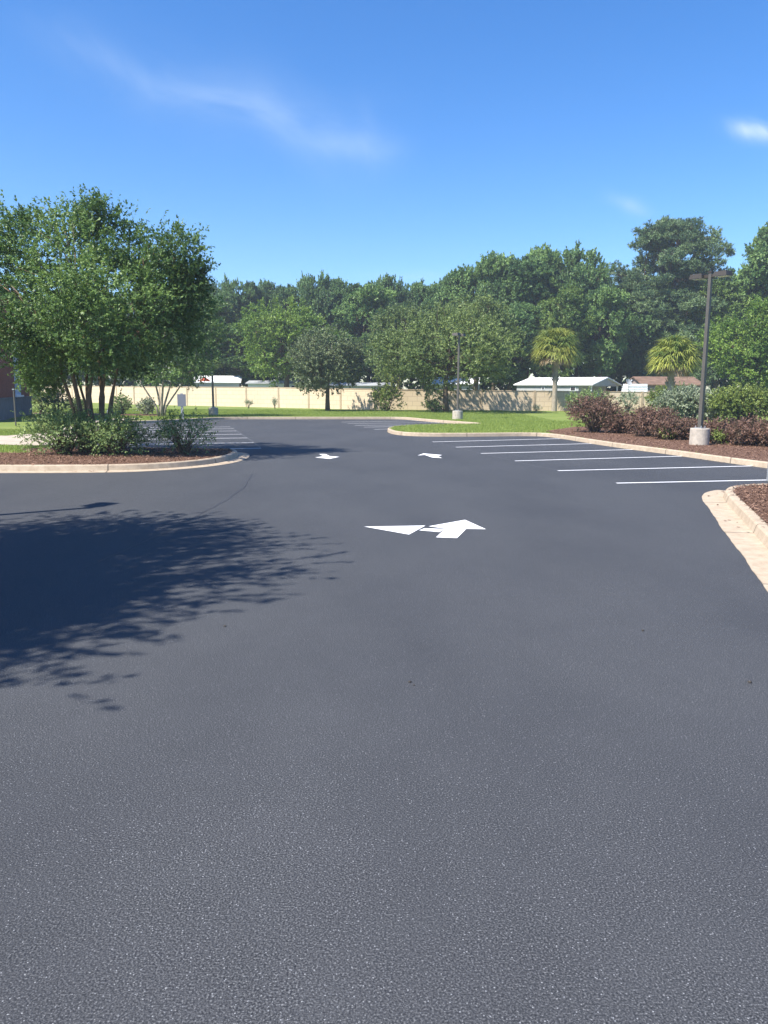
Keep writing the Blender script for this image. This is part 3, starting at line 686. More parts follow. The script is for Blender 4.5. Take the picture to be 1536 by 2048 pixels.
# ------------------------------------------------------------------ houses behind the wall
def gable_house(name, loc, rz, L, W, ez, rz_, label, cat, wallm, roofm, gm, over=0.25, windows=(), carport=0.0):
    """local x along the length, front face at y=0, depth W; ez eave, rz_ ridge."""
    t = empty(name, loc, label, cat, None, rz)
    w = MB().box((L / 2 - carport / 2, W / 2, ez / 2 - 0.1), (L - carport, W, ez + 0.2)); w.build('wall', wallm, t)
    r = MB(); th = 0.09; o = over; s = (rz_ - ez) / (W / 2); e0 = ez - s * o
    prof = [(-o, e0 + 0.02), (W / 2, rz_ + 0.02), (W + o, e0 + 0.02), (W + o, e0 + th + 0.02), (W / 2, rz_ + th + 0.04), (-o, e0 + th + 0.02)]
    vs = [(-o, y, z) for y, z in prof] + [(L + o, y, z) for y, z in prof]
    r.add(vs, [(0, 6, 7, 1), (1, 7, 8, 2), (2, 8, 9, 3), (3, 9, 10, 4), (4, 10, 11, 5), (5, 11, 6, 0), (0, 1, 4, 5), (1, 2, 3, 4), (11, 10, 7, 6), (10, 9, 8, 7)]); r.build('roof', roofm, t)
    for x in (0.0, L):
        g = MB(); g.add([(x - 0.04, 0, ez), (x - 0.04, W, ez), (x - 0.04, W / 2, rz_ + 0.01), (x + 0.04, 0, ez), (x + 0.04, W, ez), (x + 0.04, W / 2, rz_ + 0.01)], [(0, 2, 1), (3, 4, 5), (0, 1, 4, 3), (1, 2, 5, 4), (2, 0, 3, 5)]); g.build('gable', gm, t)
    for (x, z, ww, hh) in windows:
        f = MB().box((x, -0.02, z), (ww, 0.05, hh)).build('window', M['whitepaint'], t)
        MB().box((x, -0.055, z), (ww - 0.12, 0.02, hh - 0.12)).build('pane', M['dark'], f)
    if carport:
        for y in (0.15, W - 0.15): MB().box((L - 0.1, y, ez / 2), (0.12, 0.12, ez)).build('carport_post', M['whitepaint'], t)
        MB().box((L - carport / 2, W / 2, ez - 0.06), (carport, W, 0.12)).build('carport_beam', gm, t)
    return t
gh = Vector((14.0, 82.5, 0.1)); rzg = math.atan2(-6, 6)
gable_house('mobile_home', gh, rad(-42), 8.6, 6.0, 2.28, 2.95, 'grey mobile home with white roof and gable end behind the wall', 'mobile home', M['siding'], M['whiteroof'], M['gable'], windows=[(3.2, 1.95, 0.35, 0.3), (4.6, 1.95, 0.35, 0.3), (6.6, 1.9, 0.6, 0.45)], carport=1.4)
gable_house('house', Vector((25.6, 77, 0.1)), rad(-4), 5.6, 7.0, 2.3, 3.05, 'brown-roofed house with pinkish wall beside the near palm', 'house', M['pinkwall'], M['brownroof'], M['pinkwall'], windows=[(3.6, 1.9, 0.7, 0.5)])
gable_house('shed', P(388, 775, 88).xy.to_3d() + Vector((0, 0, 0.1)), rad(8), 5.0, 4.5, 2.45, 3.1, 'pale metal-roofed shed behind the wall by the left lamp', 'shed', M['siding'], M['whiteroof'], M['siding'])
gable_house('mobile_home', P(496, 775, 86).xy.to_3d() + Vector((0, 0, 0.1)), rad(0), 5.2, 4.5, 2.3, 2.55, 'white mobile home behind the wall under the bright green tree', 'mobile home', M['whitepaint'], M['siding'], M['whitepaint'], windows=[(3.0, 1.9, 0.8, 0.5), (5.2, 1.9, 0.9, 0.5)])
gable_house('mobile_home', P(640, 775, 82).xy.to_3d() + Vector((0, 0, 0.1)), rad(0), 7.2, 4.5, 2.1, 2.35, 'low white mobile home behind the wall beyond the dark live oak', 'mobile home', M['siding'], M['siding'], M['siding'])
gable_house('mobile_home', P(868, 775, 80).xy.to_3d() + Vector((0, 0, 0.1)), rad(-10), 4.4, 5, 2.3, 2.9, 'grey gabled mobile home half hidden behind the olive green tree', 'mobile home', M['siding'], M['whiteroof'], M['gable'])
# white camper
cb = P(1252, 785, 74); t = empty('camper_trailer', (cb.x, cb.y, 0.1), 'white ribbed camper top just above the wall beside the grey home', 'camper')
mb = MB(); z = 1.0
for i in range(6):
    w_ = 1.95 - i * 0.06; mb.box((1.05 + i * 0.02, 1.0, 1.1 + i * 0.235), (w_, 2.4 - i * 0.04, 0.215)); mb.box((1.05, 1.0, 1.2 + i * 0.235), (w_ - 0.06, 2.3, 0.04)) if i < 5 else None
mb.build('body', M['whitepaint'], t)
MB().box((1.0, 1.0, 0.92), (1.7, 2.2, 0.14)).build('chassis', M['dark'], t)
for sx in (0.4, 1.6):
    w = MB(); w.tube([(sx, -0.2, 0.4), (sx, 0.05, 0.4)], 0.42, 16); w.build('wheel', M['dark'], t)
# satellite dish
db = P(1257, 784, 72); t = empty('satellite_dish', (db.x, db.y, 0.1), 'round grey satellite dish on a pole above the wall', 'satellite dish')
MB().tube([(0, 0, 0), (0, 0, 2.35)], 0.035, 8).build('pole', M['steel'], t)
mb = MB(); rs = [0.0, 0.12, 0.24, 0.34]; n = 20; dm = Matrix.Rotation(rad(35), 3, 'Z') @ Matrix.Rotation(rad(60), 3, 'X'); vs = []; fs = []
for side in (0, 0.02):
    for r in rs[1:]:
        vs += [dm @ Vector((r * math.cos(2 * math.pi * k / n), r * math.sin(2 * math.pi * k / n), r * r * 0.8 - 0.1 - side)) + Vector((0, -0.05, 2.55)) for k in range(n)]
vs.append(dm @ Vector((0, 0, -0.1)) + Vector((0, -0.05, 2.55))); c_ = len(vs) - 1
for i in (0, 1, 3, 4):
    for k in range(n): fs.append((i * n + k, i * n + (k + 1) % n, (i + 1) * n + (k + 1) % n, (i + 1) * n + k))
for k in range(n): fs.append((c_, k, (k + 1) % n)); fs.append((2 * n + k, 2 * n + (k + 1) % n, 5 * n + (k + 1) % n, 5 * n + k))
mb.add(vs, fs); mb.build('dish', M['siding'], t)
MB().box(tuple(dm @ Vector((0, 0, 0.3)) + Vector((0, -0.05, 2.55))), (0.09, 0.09, 0.12)).build('receiver', M['whitepaint'], t)
# small red canopy behind the wall
rb = P(410, 775, 84); t = empty('patio_umbrella', (rb.x, rb.y, 0.1), 'small red canopy peeking over the wall left of the pale shed', 'umbrella')
MB().tube([(0, 0, 0), (0, 0, 2.9)], 0.03, 6).build('pole', M['steel'], t)
MB().lathe([(0.62, 2.55), (0.6, 2.6), (0.35, 2.8), (0.03, 2.98)], 8).build('canopy', M['red'], t)

# ------------------------------------------------------------------ trees near and behind the wall
def tree_at(px, D, base_z, top_py, halfpx, z0, label, lmat, seed, **kw):
    b = P(px, 800, D); b.z = base_z; top = P(px, top_py, D).z - base_z; R = halfpx / F * D
    return make_tree(kw.pop('name', 'tree'), b, label, 'tree', M[lmat], kw.pop('bm', M['bark']), R, top, z0, seed, **kw)
tree_at(655, 63, LZ, 665, 80, 1.2, 'dark grey-green live oak in front of the wall', 'l_oak', 51, name='live_oak', nl=22, per=20, twigs=6, leaves=16, leaf=0.15, twig=0.4, trunk_r=0.17, squash=0.85)
tree_at(893, 61, LZ, 636, 160, 1.5, 'wide olive green tree in front of the wall behind the middle lamp', 'l_olive', 52, name='spreading_tree', nl=34, per=20, twigs=6, leaves=18, leaf=0.165, twig=0.5, trunk_r=0.2, lr=(0.26, 0.4))
tree_at(955, 72, LZ, 596, 85, 2.2, 'tall pale olive tree rising behind the wide one at the wall', 'l_olive', 53, name='olive_green_tree', nl=22, per=20, twigs=6, leaves=18, leaf=0.2, twig=0.5, trunk_r=0.25)
tree_at(575, 84, LZ, 606, 100, 2.0, 'bright yellow-green tree behind the wall above the white mobile home', 'l_bright', 54, name='bright_green_tree', nl=26, per=20, twigs=6, leaves=19, leaf=0.22, twig=0.55, trunk_r=0.3)
tree_at(1495, 70, LZ, 595, 95, 0.8, 'broad fresh green tree behind the right hedges', 'l_bright', 55, name='broad_green_tree', nl=26, per=22, twigs=6, leaves=18, leaf=0.2, twig=0.5, trunk_r=0.3)
tree_at(800, 80, LZ, 622, 80, 2.0, 'mid-green tree with bare twigs behind the young bright shrub', 'l_olive', 56, name='mid_green_tree', nl=20, per=18, twigs=6, leaves=17, leaf=0.22, twig=0.55, trunk_r=0.25)

# pines
def pine(px, D, top_py, halfpx, label, seed, z0=6.0, scale_low=1.0, dome=True, nl=None):
    rng = np.random.default_rng(seed); b = P(px, 800, D); b.z = LZ; Hh = P(px, top_py, D).z - LZ; R = 1.15 * halfpx / F * D; lobes = []
    for i in range(nl or 46):
        f = rng.random(); z = z0 + (Hh - z0) * f
        w = R * (math.sqrt(max(0.05, 1 - max(0, (f - 0.55) / 0.47) ** 2)) if dome else (1 - f * 0.75)) * (0.75 + 0.25 * rng.random())
        a = i * 2.39996; q = math.sqrt(rng.uniform(0.08, 0.85)) if f < 0.93 else rng.uniform(0, 0.6)
        lobes.append((math.cos(a) * w * q, math.sin(a) * w * q, min(z, Hh - 0.6), R * rng.uniform(0.17, 0.27) * (1 if dome else (1.15 - 0.8 * f)), 0.42 if dome else 0.8))
    return make_tree('pine_tree', b, label, 'tree', M['l_pine'], M['barkpine'], R, Hh, z0, seed, lobes=lobes, per=14, twigs=8, leaves=20, leaf=0.36, twig=0.35, trunk_r=0.32, aspect=0.22, cr=0.3, flat=0.7, upbias=0.5)
pine(1320, 100, 445, 104, 'tallest dome-topped pine standing above the tree line at right', 61, z0=9.5, nl=100)
pine(1290, 98, 560, 80, 'lower pine with layered dark boughs behind the grey mobile home', 62, z0=3.0, nl=80)
pine(1375, 94, 590, 78, 'lower pine with dark boughs directly behind the right palm', 63, z0=2.5, nl=80)

# forest: prototypes then copies
FG = 'tall trees of the wood behind the wall'
protos = []
for k, (lm, R, Hh, z0, egg, nl) in enumerate([('l_forest', 5.6, 17, 2.0, 0.0, 44), ('l_forest', 4.6, 18, 2.5, 0.15, 44), ('l_forest', 6.4, 16, 1.5, 0.0, 48), ('l_mid', 5.2, 16, 2.0, 0.05, 46), ('l_fresh', 5.4, 17, 2.0, 0.0, 46)]):
    protos.append((lm, R, Hh, z0, egg, nl))
spec_f = [ # px, D, top_py, halfpx, proto, label
    (985, 96, 502, 52, 4, 'big round dark tree left of the twin tall crowns'), (1050, 94, 480, 68, 1, 'tall dark tree straight above the left palm'), (1150, 96, 488, 66, 2, 'tall dark tree right of the left palm, with a ragged top'),
    (1110, 88, 566, 58, 3, 'lower mid-green tree behind the left palm crown'), (1195, 90, 570, 52, 4, 'lower dark tree between the left palm and the pines'), (915, 98, 528, 52, 4, 'light blue-green tree left of the big round dark tree'),
    (845, 98, 562, 46, 2, 'dark tree low on the skyline well right of the dark rounded treetop'), (735, 94, 566, 58, 4, 'dark round-topped tree behind the live oak, right part'), (690, 102, 545, 48, 1, 'blue-green tree on the skyline above the live oak'),
    (640, 102, 543, 42, 2, 'blue-green tree on the skyline above the bright green tree'), (582, 104, 545, 32, 1, 'slim tree on the skyline right of the gap'), (514, 104, 541, 26, 1, 'slim upright tree on the skyline left of the gap'),
    (465, 102, 553, 45, 2, 'dark tree on the skyline right of the big myrtle'), (500, 92, 640, 60, 0, 'dark lower tree left of the bright green tree'), (425, 94, 600, 62, 3, 'dark tree behind the smaller myrtle and left lamp'),
    (390, 104, 555, 60, 0, 'dark tree hidden behind the right side of the big myrtle'), (300, 104, 560, 70, 2, 'dark tree behind the middle of the big myrtle'), (200, 106, 575, 75, 0, 'dark tree behind the big myrtle stems'),
    (90, 108, 590, 80, 2, 'dark tree behind the brick building corner'), (-20, 108, 590, 80, 0, 'dark tree above the brick building at the left edge'), (1430, 94, 560, 66, 3, 'mid-green tree just behind the tall right lamp head'),
    (1532, 92, 428, 74, 4, 'tall bright-edged tree cut by the right edge of the photo'), (1600, 90, 480, 80, 0, 'tall dark tree beyond the right edge of the photo'), (1240, 102, 548, 45, 1, 'tree on the skyline in the dip left of the tall pine'),
    (1460, 104, 528, 50, 2, 'tree on the skyline between tall pine and bright-edged tree'), (780, 90, 640, 60, 2, 'dark lower tree behind the twiggy mid-green tree'), (680, 90, 650, 55, 1, 'dark lower tree directly behind the live oak'),
    (1020, 88, 600, 60, 0, 'dark lower tree behind the left end of the grey home'), (1270, 96, 600, 60, 2, 'dark tree filling in behind the layered pine'), (545, 108, 600, 50, 2, 'dark tree at the foot of the skyline gap'), (1340, 100, 620, 60, 0, 'dark tree behind the trunk of the tall pine'),
    (785, 104, 541, 34, 0, 'dark rounded treetop above the centre of the tree line'), (612, 108, 548, 40, 2, 'tree on the skyline just right of the slim tree'), (545, 110, 549, 34, 0, 'tree on the skyline between the slim pair'), (752, 108, 556, 44, 2, 'tree on the skyline left of the dark rounded treetop'),
    (822, 108, 553, 42, 0, 'tree on the skyline right of the dark rounded treetop'), (880, 106, 553, 44, 4, 'fresh green tree on the skyline above the middle lamp'), (430, 108, 550, 44, 0, 'dark tree on the skyline touching the big myrtle'), (715, 110, 553, 40, 1, 'dark tree on the skyline above the live oak, right part'),
    (1085, 98, 486, 50, 4, 'tall fresh green tree between the twin tall crowns'), (660, 110, 545, 40, 0, 'dark tree on the skyline behind the blue-green pair'),
    (950, 104, 560, 60, 1, 'dark tree deep in the wood behind the pale olive tree'), (860, 108, 600, 70, 0, 'dark tree deep in the wood behind the middle lamp')]
proto_objs = {}
for i, (px, D, ty, hw, pk, lb) in enumerate(spec_f):
    lm, R, Hh, z0, egg, nl = protos[pk]; b = P(px, 800, D); b.z = 0.1; top = P(px, ty, D).z - 0.1; Rw = hw / F * D
    if pk not in proto_objs:
        proto_objs[pk] = o = make_tree('broadleaf_tree', b, lb, 'tree', M[lm], M['bark'], R, Hh, z0, 70 + pk, nl=nl, per=20, twigs=6, leaves=21, leaf=0.32, twig=0.6, trunk_r=0.3, egg=egg, group=FG, lr=(0.2, 0.36), cr=0.26)
        o.scale = (1.22 * Rw / R, 1.22 * Rw / R, top / Hh * 0.99)
    else:
        dup(proto_objs[pk], b, random.uniform(0, 6.28), (1.22 * Rw / R, 1.22 * Rw / R, top / Hh * 0.99), lb, FG)
# dense undergrowth at the foot of the wood
rng = np.random.default_rng(9); cl = []
for i in range(900):
    x = rng.uniform(-75, 75); y = 97 + rng.uniform(0, 22) + max(0, -x) * 0.15; cl.append((x, y, rng.uniform(0.5, 7.5), rng.uniform(0.9, 1.7), rng.uniform(0, 0.7)))
V, ti = leaf_cloud(cl, 8, 14, 0.8, 0.55, rng, 0.2, 0.9, 0.6)
tag(link('undergrowth', quads_mesh('undergrowth', V, ti), M['l_forest']), 'dense dark undergrowth filling the foot of the wood', 'undergrowth', kind='stuff')

# ------------------------------------------------------------------ palms
def palm(loc, trunk_h, R, label, seed, lean=0.0):
    rng = np.random.default_rng(seed); t = empty('palm_tree', loc, label, 'palm tree', 'palms in front of the wall')
    mb = MB(); n = 12; pts = [(lean * (i / n) ** 2, 0, trunk_h * i / n) for i in range(n + 1)]
    mb.tube(pts, [0.24 - 0.05 * math.sin(i / n * 2.5) + (0.05 if i > 8 else 0) for i in range(n + 1)], 10)
    for i in range(70):      # old leaf boots
        f = rng.uniform(0.45, 1.0); a = rng.uniform(0, 6.28); c = Vector((lean * f * f, 0, trunk_h * f)); d = Vector((math.cos(a), math.sin(a), 0))
        mb.tube([c + d * 0.14, c + d * 0.24 + Vector((0, 0, 0.12)), c + d * rng.uniform(0.3, 0.42) + Vector((0, 0, 0.34))], [0.05, 0.04, 0.015], 4)
    mb.build('trunk', M['barkpalm'], t)
    top = np.array([lean, 0, trunk_h])
    for part, cnt, els, mat, tb_ in (('crown', 72, (-24, 86), M['l_palm'], (0.0, 0.75)), ('dead_fronds', 12, (-46, -26), M['l_palmdead'], (0.2, 1.0))):
        Q = []; T = []
        st = MB()
        for i in range(cnt):
            a = i * 2.39996 + rng.normal() * 0.2; el = rad(els[0] + (els[1] - els[0]) * ((i + 0.5) / cnt) ** 0.9)
            d = np.array([math.cos(a) * math.cos(el), math.sin(a) * math.cos(el), math.sin(el)]); pl_ = R * rng.uniform(0.42, 0.55)
            hub = top + d * pl_ + np.array([0, 0, -0.08 * pl_]); sd = unit(np.cross(d, [0, 0, 1.0])); upv = unit(np.cross(sd, d))
            st.tube([top, top + d * pl_ * 0.5 + np.array([0, 0, 0.04]), hub], [0.025, 0.02, 0.014], 4)
            tint = rng.uniform(*tb_) if el > 0.2 else rng.uniform(0.5, 1.0)
            for k in range(30):
                th = rad(-115 + 230 * k / 29) ; l = R * rng.uniform(0.46, 0.6) * (1 if part == 'crown' else 0.6) * (1 - 0.25 * abs(th) / 1.9)
                ld = unit(d * math.cos(th) + sd * math.sin(th) + upv * rng.normal() * 0.12)
                w = unit(np.cross(ld, upv + rng.normal(size=3) * 0.2)) * 0.034
                mid_ = hub + ld * l * 0.55 + np.array([0, 0, -0.06 * l]); dr = 0.85 if part == 'crown' else 0.8
                tip = mid_ + unit(ld + np.array([0, 0, -dr - 0.3 * rng.random()])) * l * 0.5
                Q += [[hub - w * 0.4, hub + w * 0.4, mid_ + w, mid_ - w], [mid_ - w, mid_ + w, tip + w * 0.15, tip - w * 0.15]]; T += [tint + rng.normal() * 0.12] * 2
        cr_ = link(part, quads_mesh(part, np.array(Q), np.array(T)), mat, t)
        st.build('frond_stalks', M['l_palm'] if part == 'crown' else M['l_palmdead'], cr_)
    return t
pb = P(1108, 822, 64.6); pb.z = LZ; palm(pb, P(1110, 697, pb.y).z - LZ, 2.4, 'palm with clear trunk against the cream wall', 81)
pb = P(1338, 800, 54); pb.z = LZ; palm(pb, P(1338, 716, 54).z - LZ, 2.05, 'palm rising from behind the right clipped hedges', 82, 0.15)

# ------------------------------------------------------------------ plants along the wall
for (x, y, rx, h, lb, sd) in [(497, 816.5, 0.3, 0.65, 'small pale grass tuft at the wall below the white home', 91), (550, 818, 0.22, 0.85, 'narrow pale grass tuft at the wall left of the live oak', 92), (1072, 822, 0.3, 0.4, 'tiny weed tuft at the wall just left of the left palm', 93)]:
    make_shrub('grass_tuft', gl(x, y), lb, 'grass tuft', M['l_silver'], rx, rx, h, sd, n=18, twigs=4, leaves=10, leaf=0.16, twig=0.3, spiky=1.3, aspect=0.12, lumpy=0.05)
make_shrub('young_conifer', gl(1254, 825), 'small pale green conical shrub at the wall right of the burgundy bush', 'shrub', M['l_silver'], 0.75, 0.75, 1.75, 94, n=50, twigs=4, leaves=10, leaf=0.13, twig=0.35, spiky=0.9)
make_shrub('young_shrub', gl(775, 822), 'tall young bright green shrub with spiky shoots at the wall', 'shrub', M['l_hedge'], 1.25, 1.1, 2.1, 95, n=60, twigs=5, leaves=13, leaf=0.16, twig=0.55, spiky=0.7)
sh = bpy.data.objects['young_shrub']; rng = np.random.default_rng(4); cl = []
mb = MB()
for a, l, lean in [(0.3, 3.6, -0.25), (2.0, 3.3, -0.9), (3.5, 3.9, 0.0), (5.0, 3.1, 0.5), (5.8, 3.2, 1.2)]:
    e = Vector((lean, math.sin(a) * 0.4, l)); mb.tube([(0, 0, 1.2), e * 0.6, e], [0.03, 0.02, 0.006], 4)
    for k in range(9): q = e * (0.5 + 0.5 * k / 8); cl.append((q.x, q.y, q.z, 0.14, rng.uniform(0.4, 1)))
V, ti = leaf_cloud(cl, 4, 10, 0.2, 0.13, rng, 0.3); link('shoots', quads_mesh('shoots', V, ti), M['l_hedge'], sh); mb.build('stems', M['bark'], sh)
make_shrub('shrub', gl(868, 824), 'low green shrub at the wall left of the middle lamp', 'shrub', M['l_olive'], 0.8, 0.6, 1.0, 96, n=40, twigs=4, leaves=10, leaf=0.14, twig=0.3)
make_shrub('shrub', gl(1175, 824), 'green bush at the wall behind the tallest burgundy bush', 'shrub', M['l_shrub'], 1.7, 0.9, 1.8, 97, n=70, twigs=5, leaves=12, leaf=0.15, twig=0.3)
# clipped hedges behind the right bed
for (x, y, rx, ry, h, lb, mt, sd) in [(1345, 826, 1.9, 1.2, 2.2, 'dark green clipped shrub behind the silvery hedge', 'l_hedge', 101), (1378, 839, 2.05, 1.3, 2.05, 'silvery-topped clipped hedge left of the tall lamp', 'l_silver', 102), (1432, 836, 1.1, 1.0, 1.7, 'pale narrow shrub between the two hedges behind the tall lamp', 'l_silver', 103),
                            (1487, 842, 2.0, 1.4, 2.25, 'yellow-green clipped hedge right of the tall lamp', 'l_hedge', 104), (1590, 844, 2.0, 1.4, 2.2, 'yellow-green clipped hedge cut by the right edge', 'l_hedge', 105)]:
    make_shrub('clipped_hedge', gl(x, y), lb, 'hedge', M[mt], rx, ry, h, sd, n=330, twigs=7, leaves=15, leaf=0.11, twig=0.2, spiky=0.15, lumpy=0.08, low=0.06)
# burgundy shrubs
BG = 'burgundy shrubs in the right bed'
for (x, y, rx, h, lb, sd) in [(1188, 864, 1.1, 1.65, 'tallest burgundy bush at the left end of the right bed', 111), (1240, 866, 0.75, 0.95, 'small burgundy bush second from the left in the bed', 112), (1302, 872, 0.95, 1.15, 'rounded burgundy bush midway between the tallest one and the lamp', 113),
                        (1345, 878, 0.75, 0.85, 'low burgundy bush with green leaves just left of the lamp base', 114), (1382, 872, 0.6, 0.65, 'small burgundy bush behind the lamp base', 115), (1445, 884, 0.85, 0.85, 'burgundy bush just right of the lamp base', 116), (1510, 890, 0.95, 0.95, 'burgundy bush near the right edge of the photo', 117), (1590, 896, 0.95, 0.95, 'burgundy bush beyond the right edge of the photo', 118)]:
    make_shrub('burgundy_shrub', gl(x, y), lb, 'shrub', M['l_burg'], rx, rx * 0.85, h * (1.02 if sd in (111, 113) else 0.88), sd, n=190, twigs=7, leaves=15, leaf=0.062, twig=0.2, spiky=0.4, lumpy=0.15, group=BG, low=0.1)
for (x, y, rx, h, lb, sd) in [(1335, 879, 0.3, 0.4, 'pale green weedy sprig among burgundy bushes left of the lamp', 121), (1428, 888, 0.3, 0.4, 'pale green weedy sprig under the bush right of the lamp', 122), (1368, 876, 0.25, 0.4, 'pale green weed tucked at the left of the lamp base', 123)]:
    make_shrub('weed', gl(x, y), lb, 'weed', M['l_hedge'], rx, rx, h, sd, n=18, twigs=4, leaves=10, leaf=0.07, twig=0.2)

# ------------------------------------------------------------------ air
hz = MB().box((0, 75, 14.5), (190, 190, 33)).build('haze', None)
hm = bpy.data.materials.new('haze_air'); hm.use_nodes = True; hn = hm.node_tree; hn.nodes.clear()
ho = hn.nodes.new('ShaderNodeOutputMaterial'); hv = hn.nodes.new('ShaderNodeVolumePrincipled')
hv.inputs['Color'].default_value = (0.80, 0.90, 1.0, 1); hv.inputs['Density'].default_value = 0.0008; hv.inputs['Anisotropy'].default_value = 0.2
hn.links.new(hv.outputs[0], ho.inputs['Volume']); hz.data.materials.append(hm); tag(hz, 'thin pale summer air over the lot and trees', 'haze', kind='stuff')

# ------------------------------------------------------------------ light, sky
AZ, EL = rad(34), rad(52)
d = Vector((math.cos(AZ) * math.cos(EL), math.sin(AZ) * math.cos(EL), -math.sin(EL)))
sd = bpy.data.lights.new('sun', 'SUN'); sd.energy = 5.0; sd.angle = rad(0.55); sd.color = (1.0, 0.93, 0.82)
so = bpy.data.objects.new('sun', sd); col.objects.link(so); so.rotation_euler = d.to_track_quat('-Z', 'Y').to_euler(); so.location = (-30, -10, 40)
w = bpy.data.worlds.new('World'); sc.world = w; w.use_nodes = True; n = w.node_tree
bg = n.nodes['Background']; sky = n.nodes.new('ShaderNodeTexSky'); sky.sky_type = 'NISHITA'; sky.sun_disc = False
sky.sun_elevation = EL; sky.sun_rotation = math.atan2(-d.x, -d.y) % (2 * math.pi)
sky.air_density = 1.0; sky.dust_density = 0.3; sky.ozone_density = 2.5; sky.altitude = 0
hs = n.nodes.new('ShaderNodeHueSaturation'); hs.inputs['Saturation'].default_value = 1.32; hs.inputs['Value'].default_value = 1.12; hs.inputs['Hue'].default_value = 0.5
n.links.new(sky.outputs[0], hs.inputs['Color'])
gn = n.nodes.new('ShaderNodeMix'); gn.data_type = 'RGBA'; gn.blend_type = 'MULTIPLY'; gn.inputs[0].default_value = 1.0; n.links.new(hs.outputs[0], gn.inputs[6]); gn.inputs[7].default_value = (0.95, 1.02, 1.20, 1)
# thin cirrus, laid out by direction in the sky
def mth(op, a, b=None, c=None, clamp=False):
    x = n.nodes.new('ShaderNodeMath'); x.operation = op; x.use_clamp = clamp
    for i, v in enumerate((a, b, c)):
        if v is None: continue
        if isinstance(v, (int, float)): x.inputs[i].default_value = v
        else: n.links.new(v, x.inputs[i])
    return x.outputs[0]
tc = n.nodes.new('ShaderNodeTexCoord'); sx = n.nodes.new('ShaderNodeSeparateXYZ'); n.links.new(tc.outputs['Generated'], sx.inputs[0])
ysafe = mth('MAXIMUM', sx.outputs[1], 0.05); U = mth('DIVIDE', sx.outputs[0], ysafe); Vv = mth('DIVIDE', sx.outputs[2], ysafe)
cmb = n.nodes.new('ShaderNodeCombineXYZ'); n.links.new(U, cmb.inputs[0]); n.links.new(Vv, cmb.inputs[1])
def uvp(px, py): r = ray(px, py); return r.x / r.y, r.z / r.y
def wn(scale, detail, rz_, sc_, dist=0.0):
    mp = n.nodes.new('ShaderNodeMapping'); mp.inputs['Rotation'].default_value = (0, 0, rz_); mp.inputs['Scale'].default_value = sc_
    mp.vector_type = 'TEXTURE'; n.links.new(cmb.outputs[0], mp.inputs[0]); x = n.nodes.new('ShaderNodeTexNoise'); x.inputs['Scale'].default_value = scale; x.inputs['Detail'].default_value = detail; x.inputs['Roughness'].default_value = 0.55
    x.inputs['Distortion'].default_value = dist; n.links.new(mp.outputs[0], x.inputs['Vector']); return x.outputs['Fac']
curve = [(40, 40), (130, 85), (220, 120), (300, 165), (380, 192), (480, 205), (560, 235), (640, 270), (740, 290), (900, 300)]
U0, U1 = -0.6, 0.6
fc = n.nodes.new('ShaderNodeFloatCurve'); mpn = mth('DIVIDE', mth('SUBTRACT', U, U0), U1 - U0, clamp=True); n.links.new(mpn, fc.inputs['Value'])
cv = fc.mapping.curves[0]; pts = [((uvp(x, y)[0] - U0) / (U1 - U0), uvp(x, y)[1]) for x, y in curve]
cv.points[0].location = (0.0, pts[0][1] + 0.03); cv.points[1].location = (1.0, pts[-1][1])
for x, y in pts: cv.points.new(x, y)
fc.mapping.update()
dist = mth('ABSOLUTE', mth('SUBTRACT', Vv, fc.outputs[0]))
def gauss(x, s): return mth('POWER', 2.71828, mth('MULTIPLY', mth('POWER', mth('DIVIDE', x, s), 2.0), -1.0))
ufade = mth('MULTIPLY', mth('MULTIPLY', mth('ADD', U, 0.47), 5.0, clamp=True), mth('MULTIPLY', mth('SUBTRACT', 0.05, U), 8.0, clamp=True))
nz = wn(9, 8, rad(-24), (1.5, 0.75, 1), 0.7)
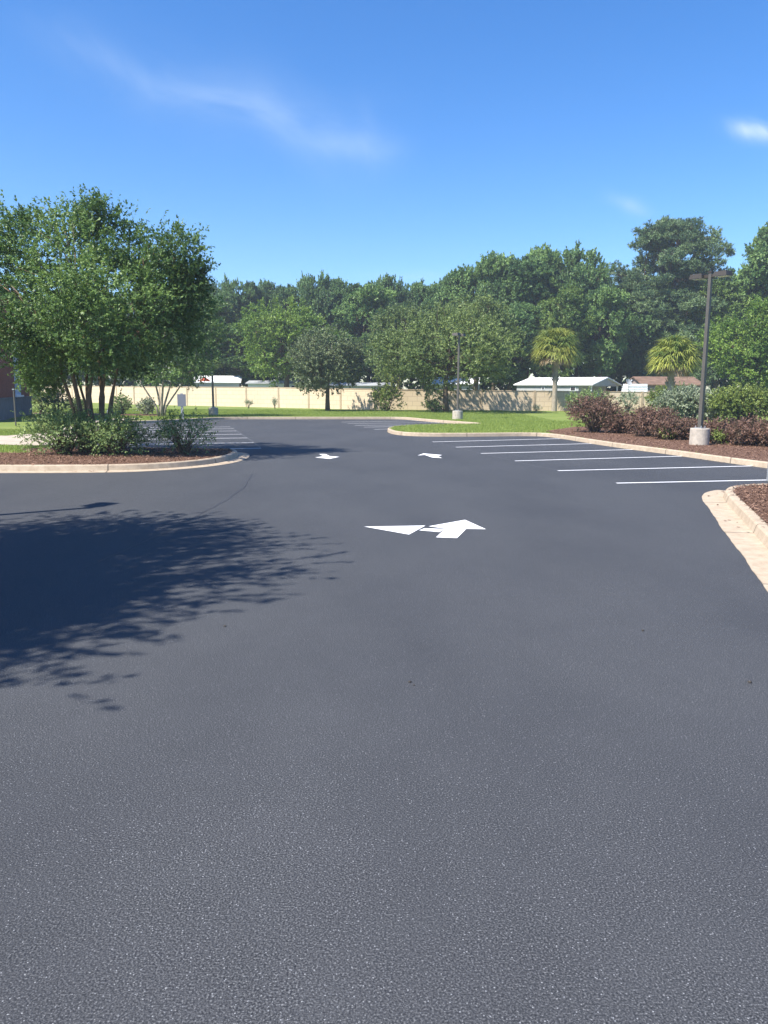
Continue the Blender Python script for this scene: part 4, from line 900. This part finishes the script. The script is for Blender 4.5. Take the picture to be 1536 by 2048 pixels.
streak = mth('MULTIPLY', mth('MULTIPLY', gauss(dist, 0.015), ufade), mth('MULTIPLY', mth('SUBTRACT', nz, 0.28), 2.6, clamp=True))
wide = mth('MULTIPLY', mth('MULTIPLY', gauss(dist, 0.045), ufade), mth('MULTIPLY', mth('SUBTRACT', nz, 0.3), 1.5, clamp=True))
total = mth('ADD', mth('MULTIPLY', streak, 0.20), mth('MULTIPLY', wide, 0.30))
for (px, py, su, sv, amp, rr) in [(1522, 262, 0.030, 0.011, 1.3, rad(-8)), (1258, 410, 0.025, 0.009, 0.35, rad(-20)), (738, 268, 0.010, 0.03, 0.14, rad(10)), (680, 300, 0.06, 0.012, 0.10, rad(-8)), (850, 552, 0.06, 0.006, 0.2, 0)]:
    u_, v_ = uvp(px, py); du = mth('SUBTRACT', U, u_); dv = mth('SUBTRACT', Vv, v_)
    a = mth('ADD', mth('MULTIPLY', du, math.cos(rr)), mth('MULTIPLY', dv, math.sin(rr))); b_ = mth('SUBTRACT', mth('MULTIPLY', dv, math.cos(rr)), mth('MULTIPLY', du, math.sin(rr)))
    g = mth('MULTIPLY', gauss(a, su), gauss(b_, sv)); nn_ = wn(20, 8, rad(-20), (1.5, 0.8, 1), 0.9)
    total = mth('ADD', total, mth('MULTIPLY', mth('MULTIPLY', g, amp), mth('MULTIPLY', mth('SUBTRACT', nn_, 0.28), 2.4, clamp=True)))
infront = mth('GREATER_THAN', sx.outputs[1], 0.06); total = mth('MULTIPLY', total, infront, clamp=True)
mx = n.nodes.new('ShaderNodeMix'); mx.data_type = 'RGBA'; n.links.new(total, mx.inputs[0]); n.links.new(gn.outputs[2], mx.inputs[6]); mx.inputs[7].default_value = (4.6, 5.8, 7.4, 1)
n.links.new(mx.outputs[2], bg.inputs['Color']); bg.inputs['Strength'].default_value = 0.08

vs = sc.view_settings; vs.view_transform = 'Standard'; vs.look = 'None'; vs.gamma = 1; vs.use_curve_mapping = False; vs.exposure = 1.04
sc.render.engine = 'CYCLES'; sc.cycles.max_bounces = 6
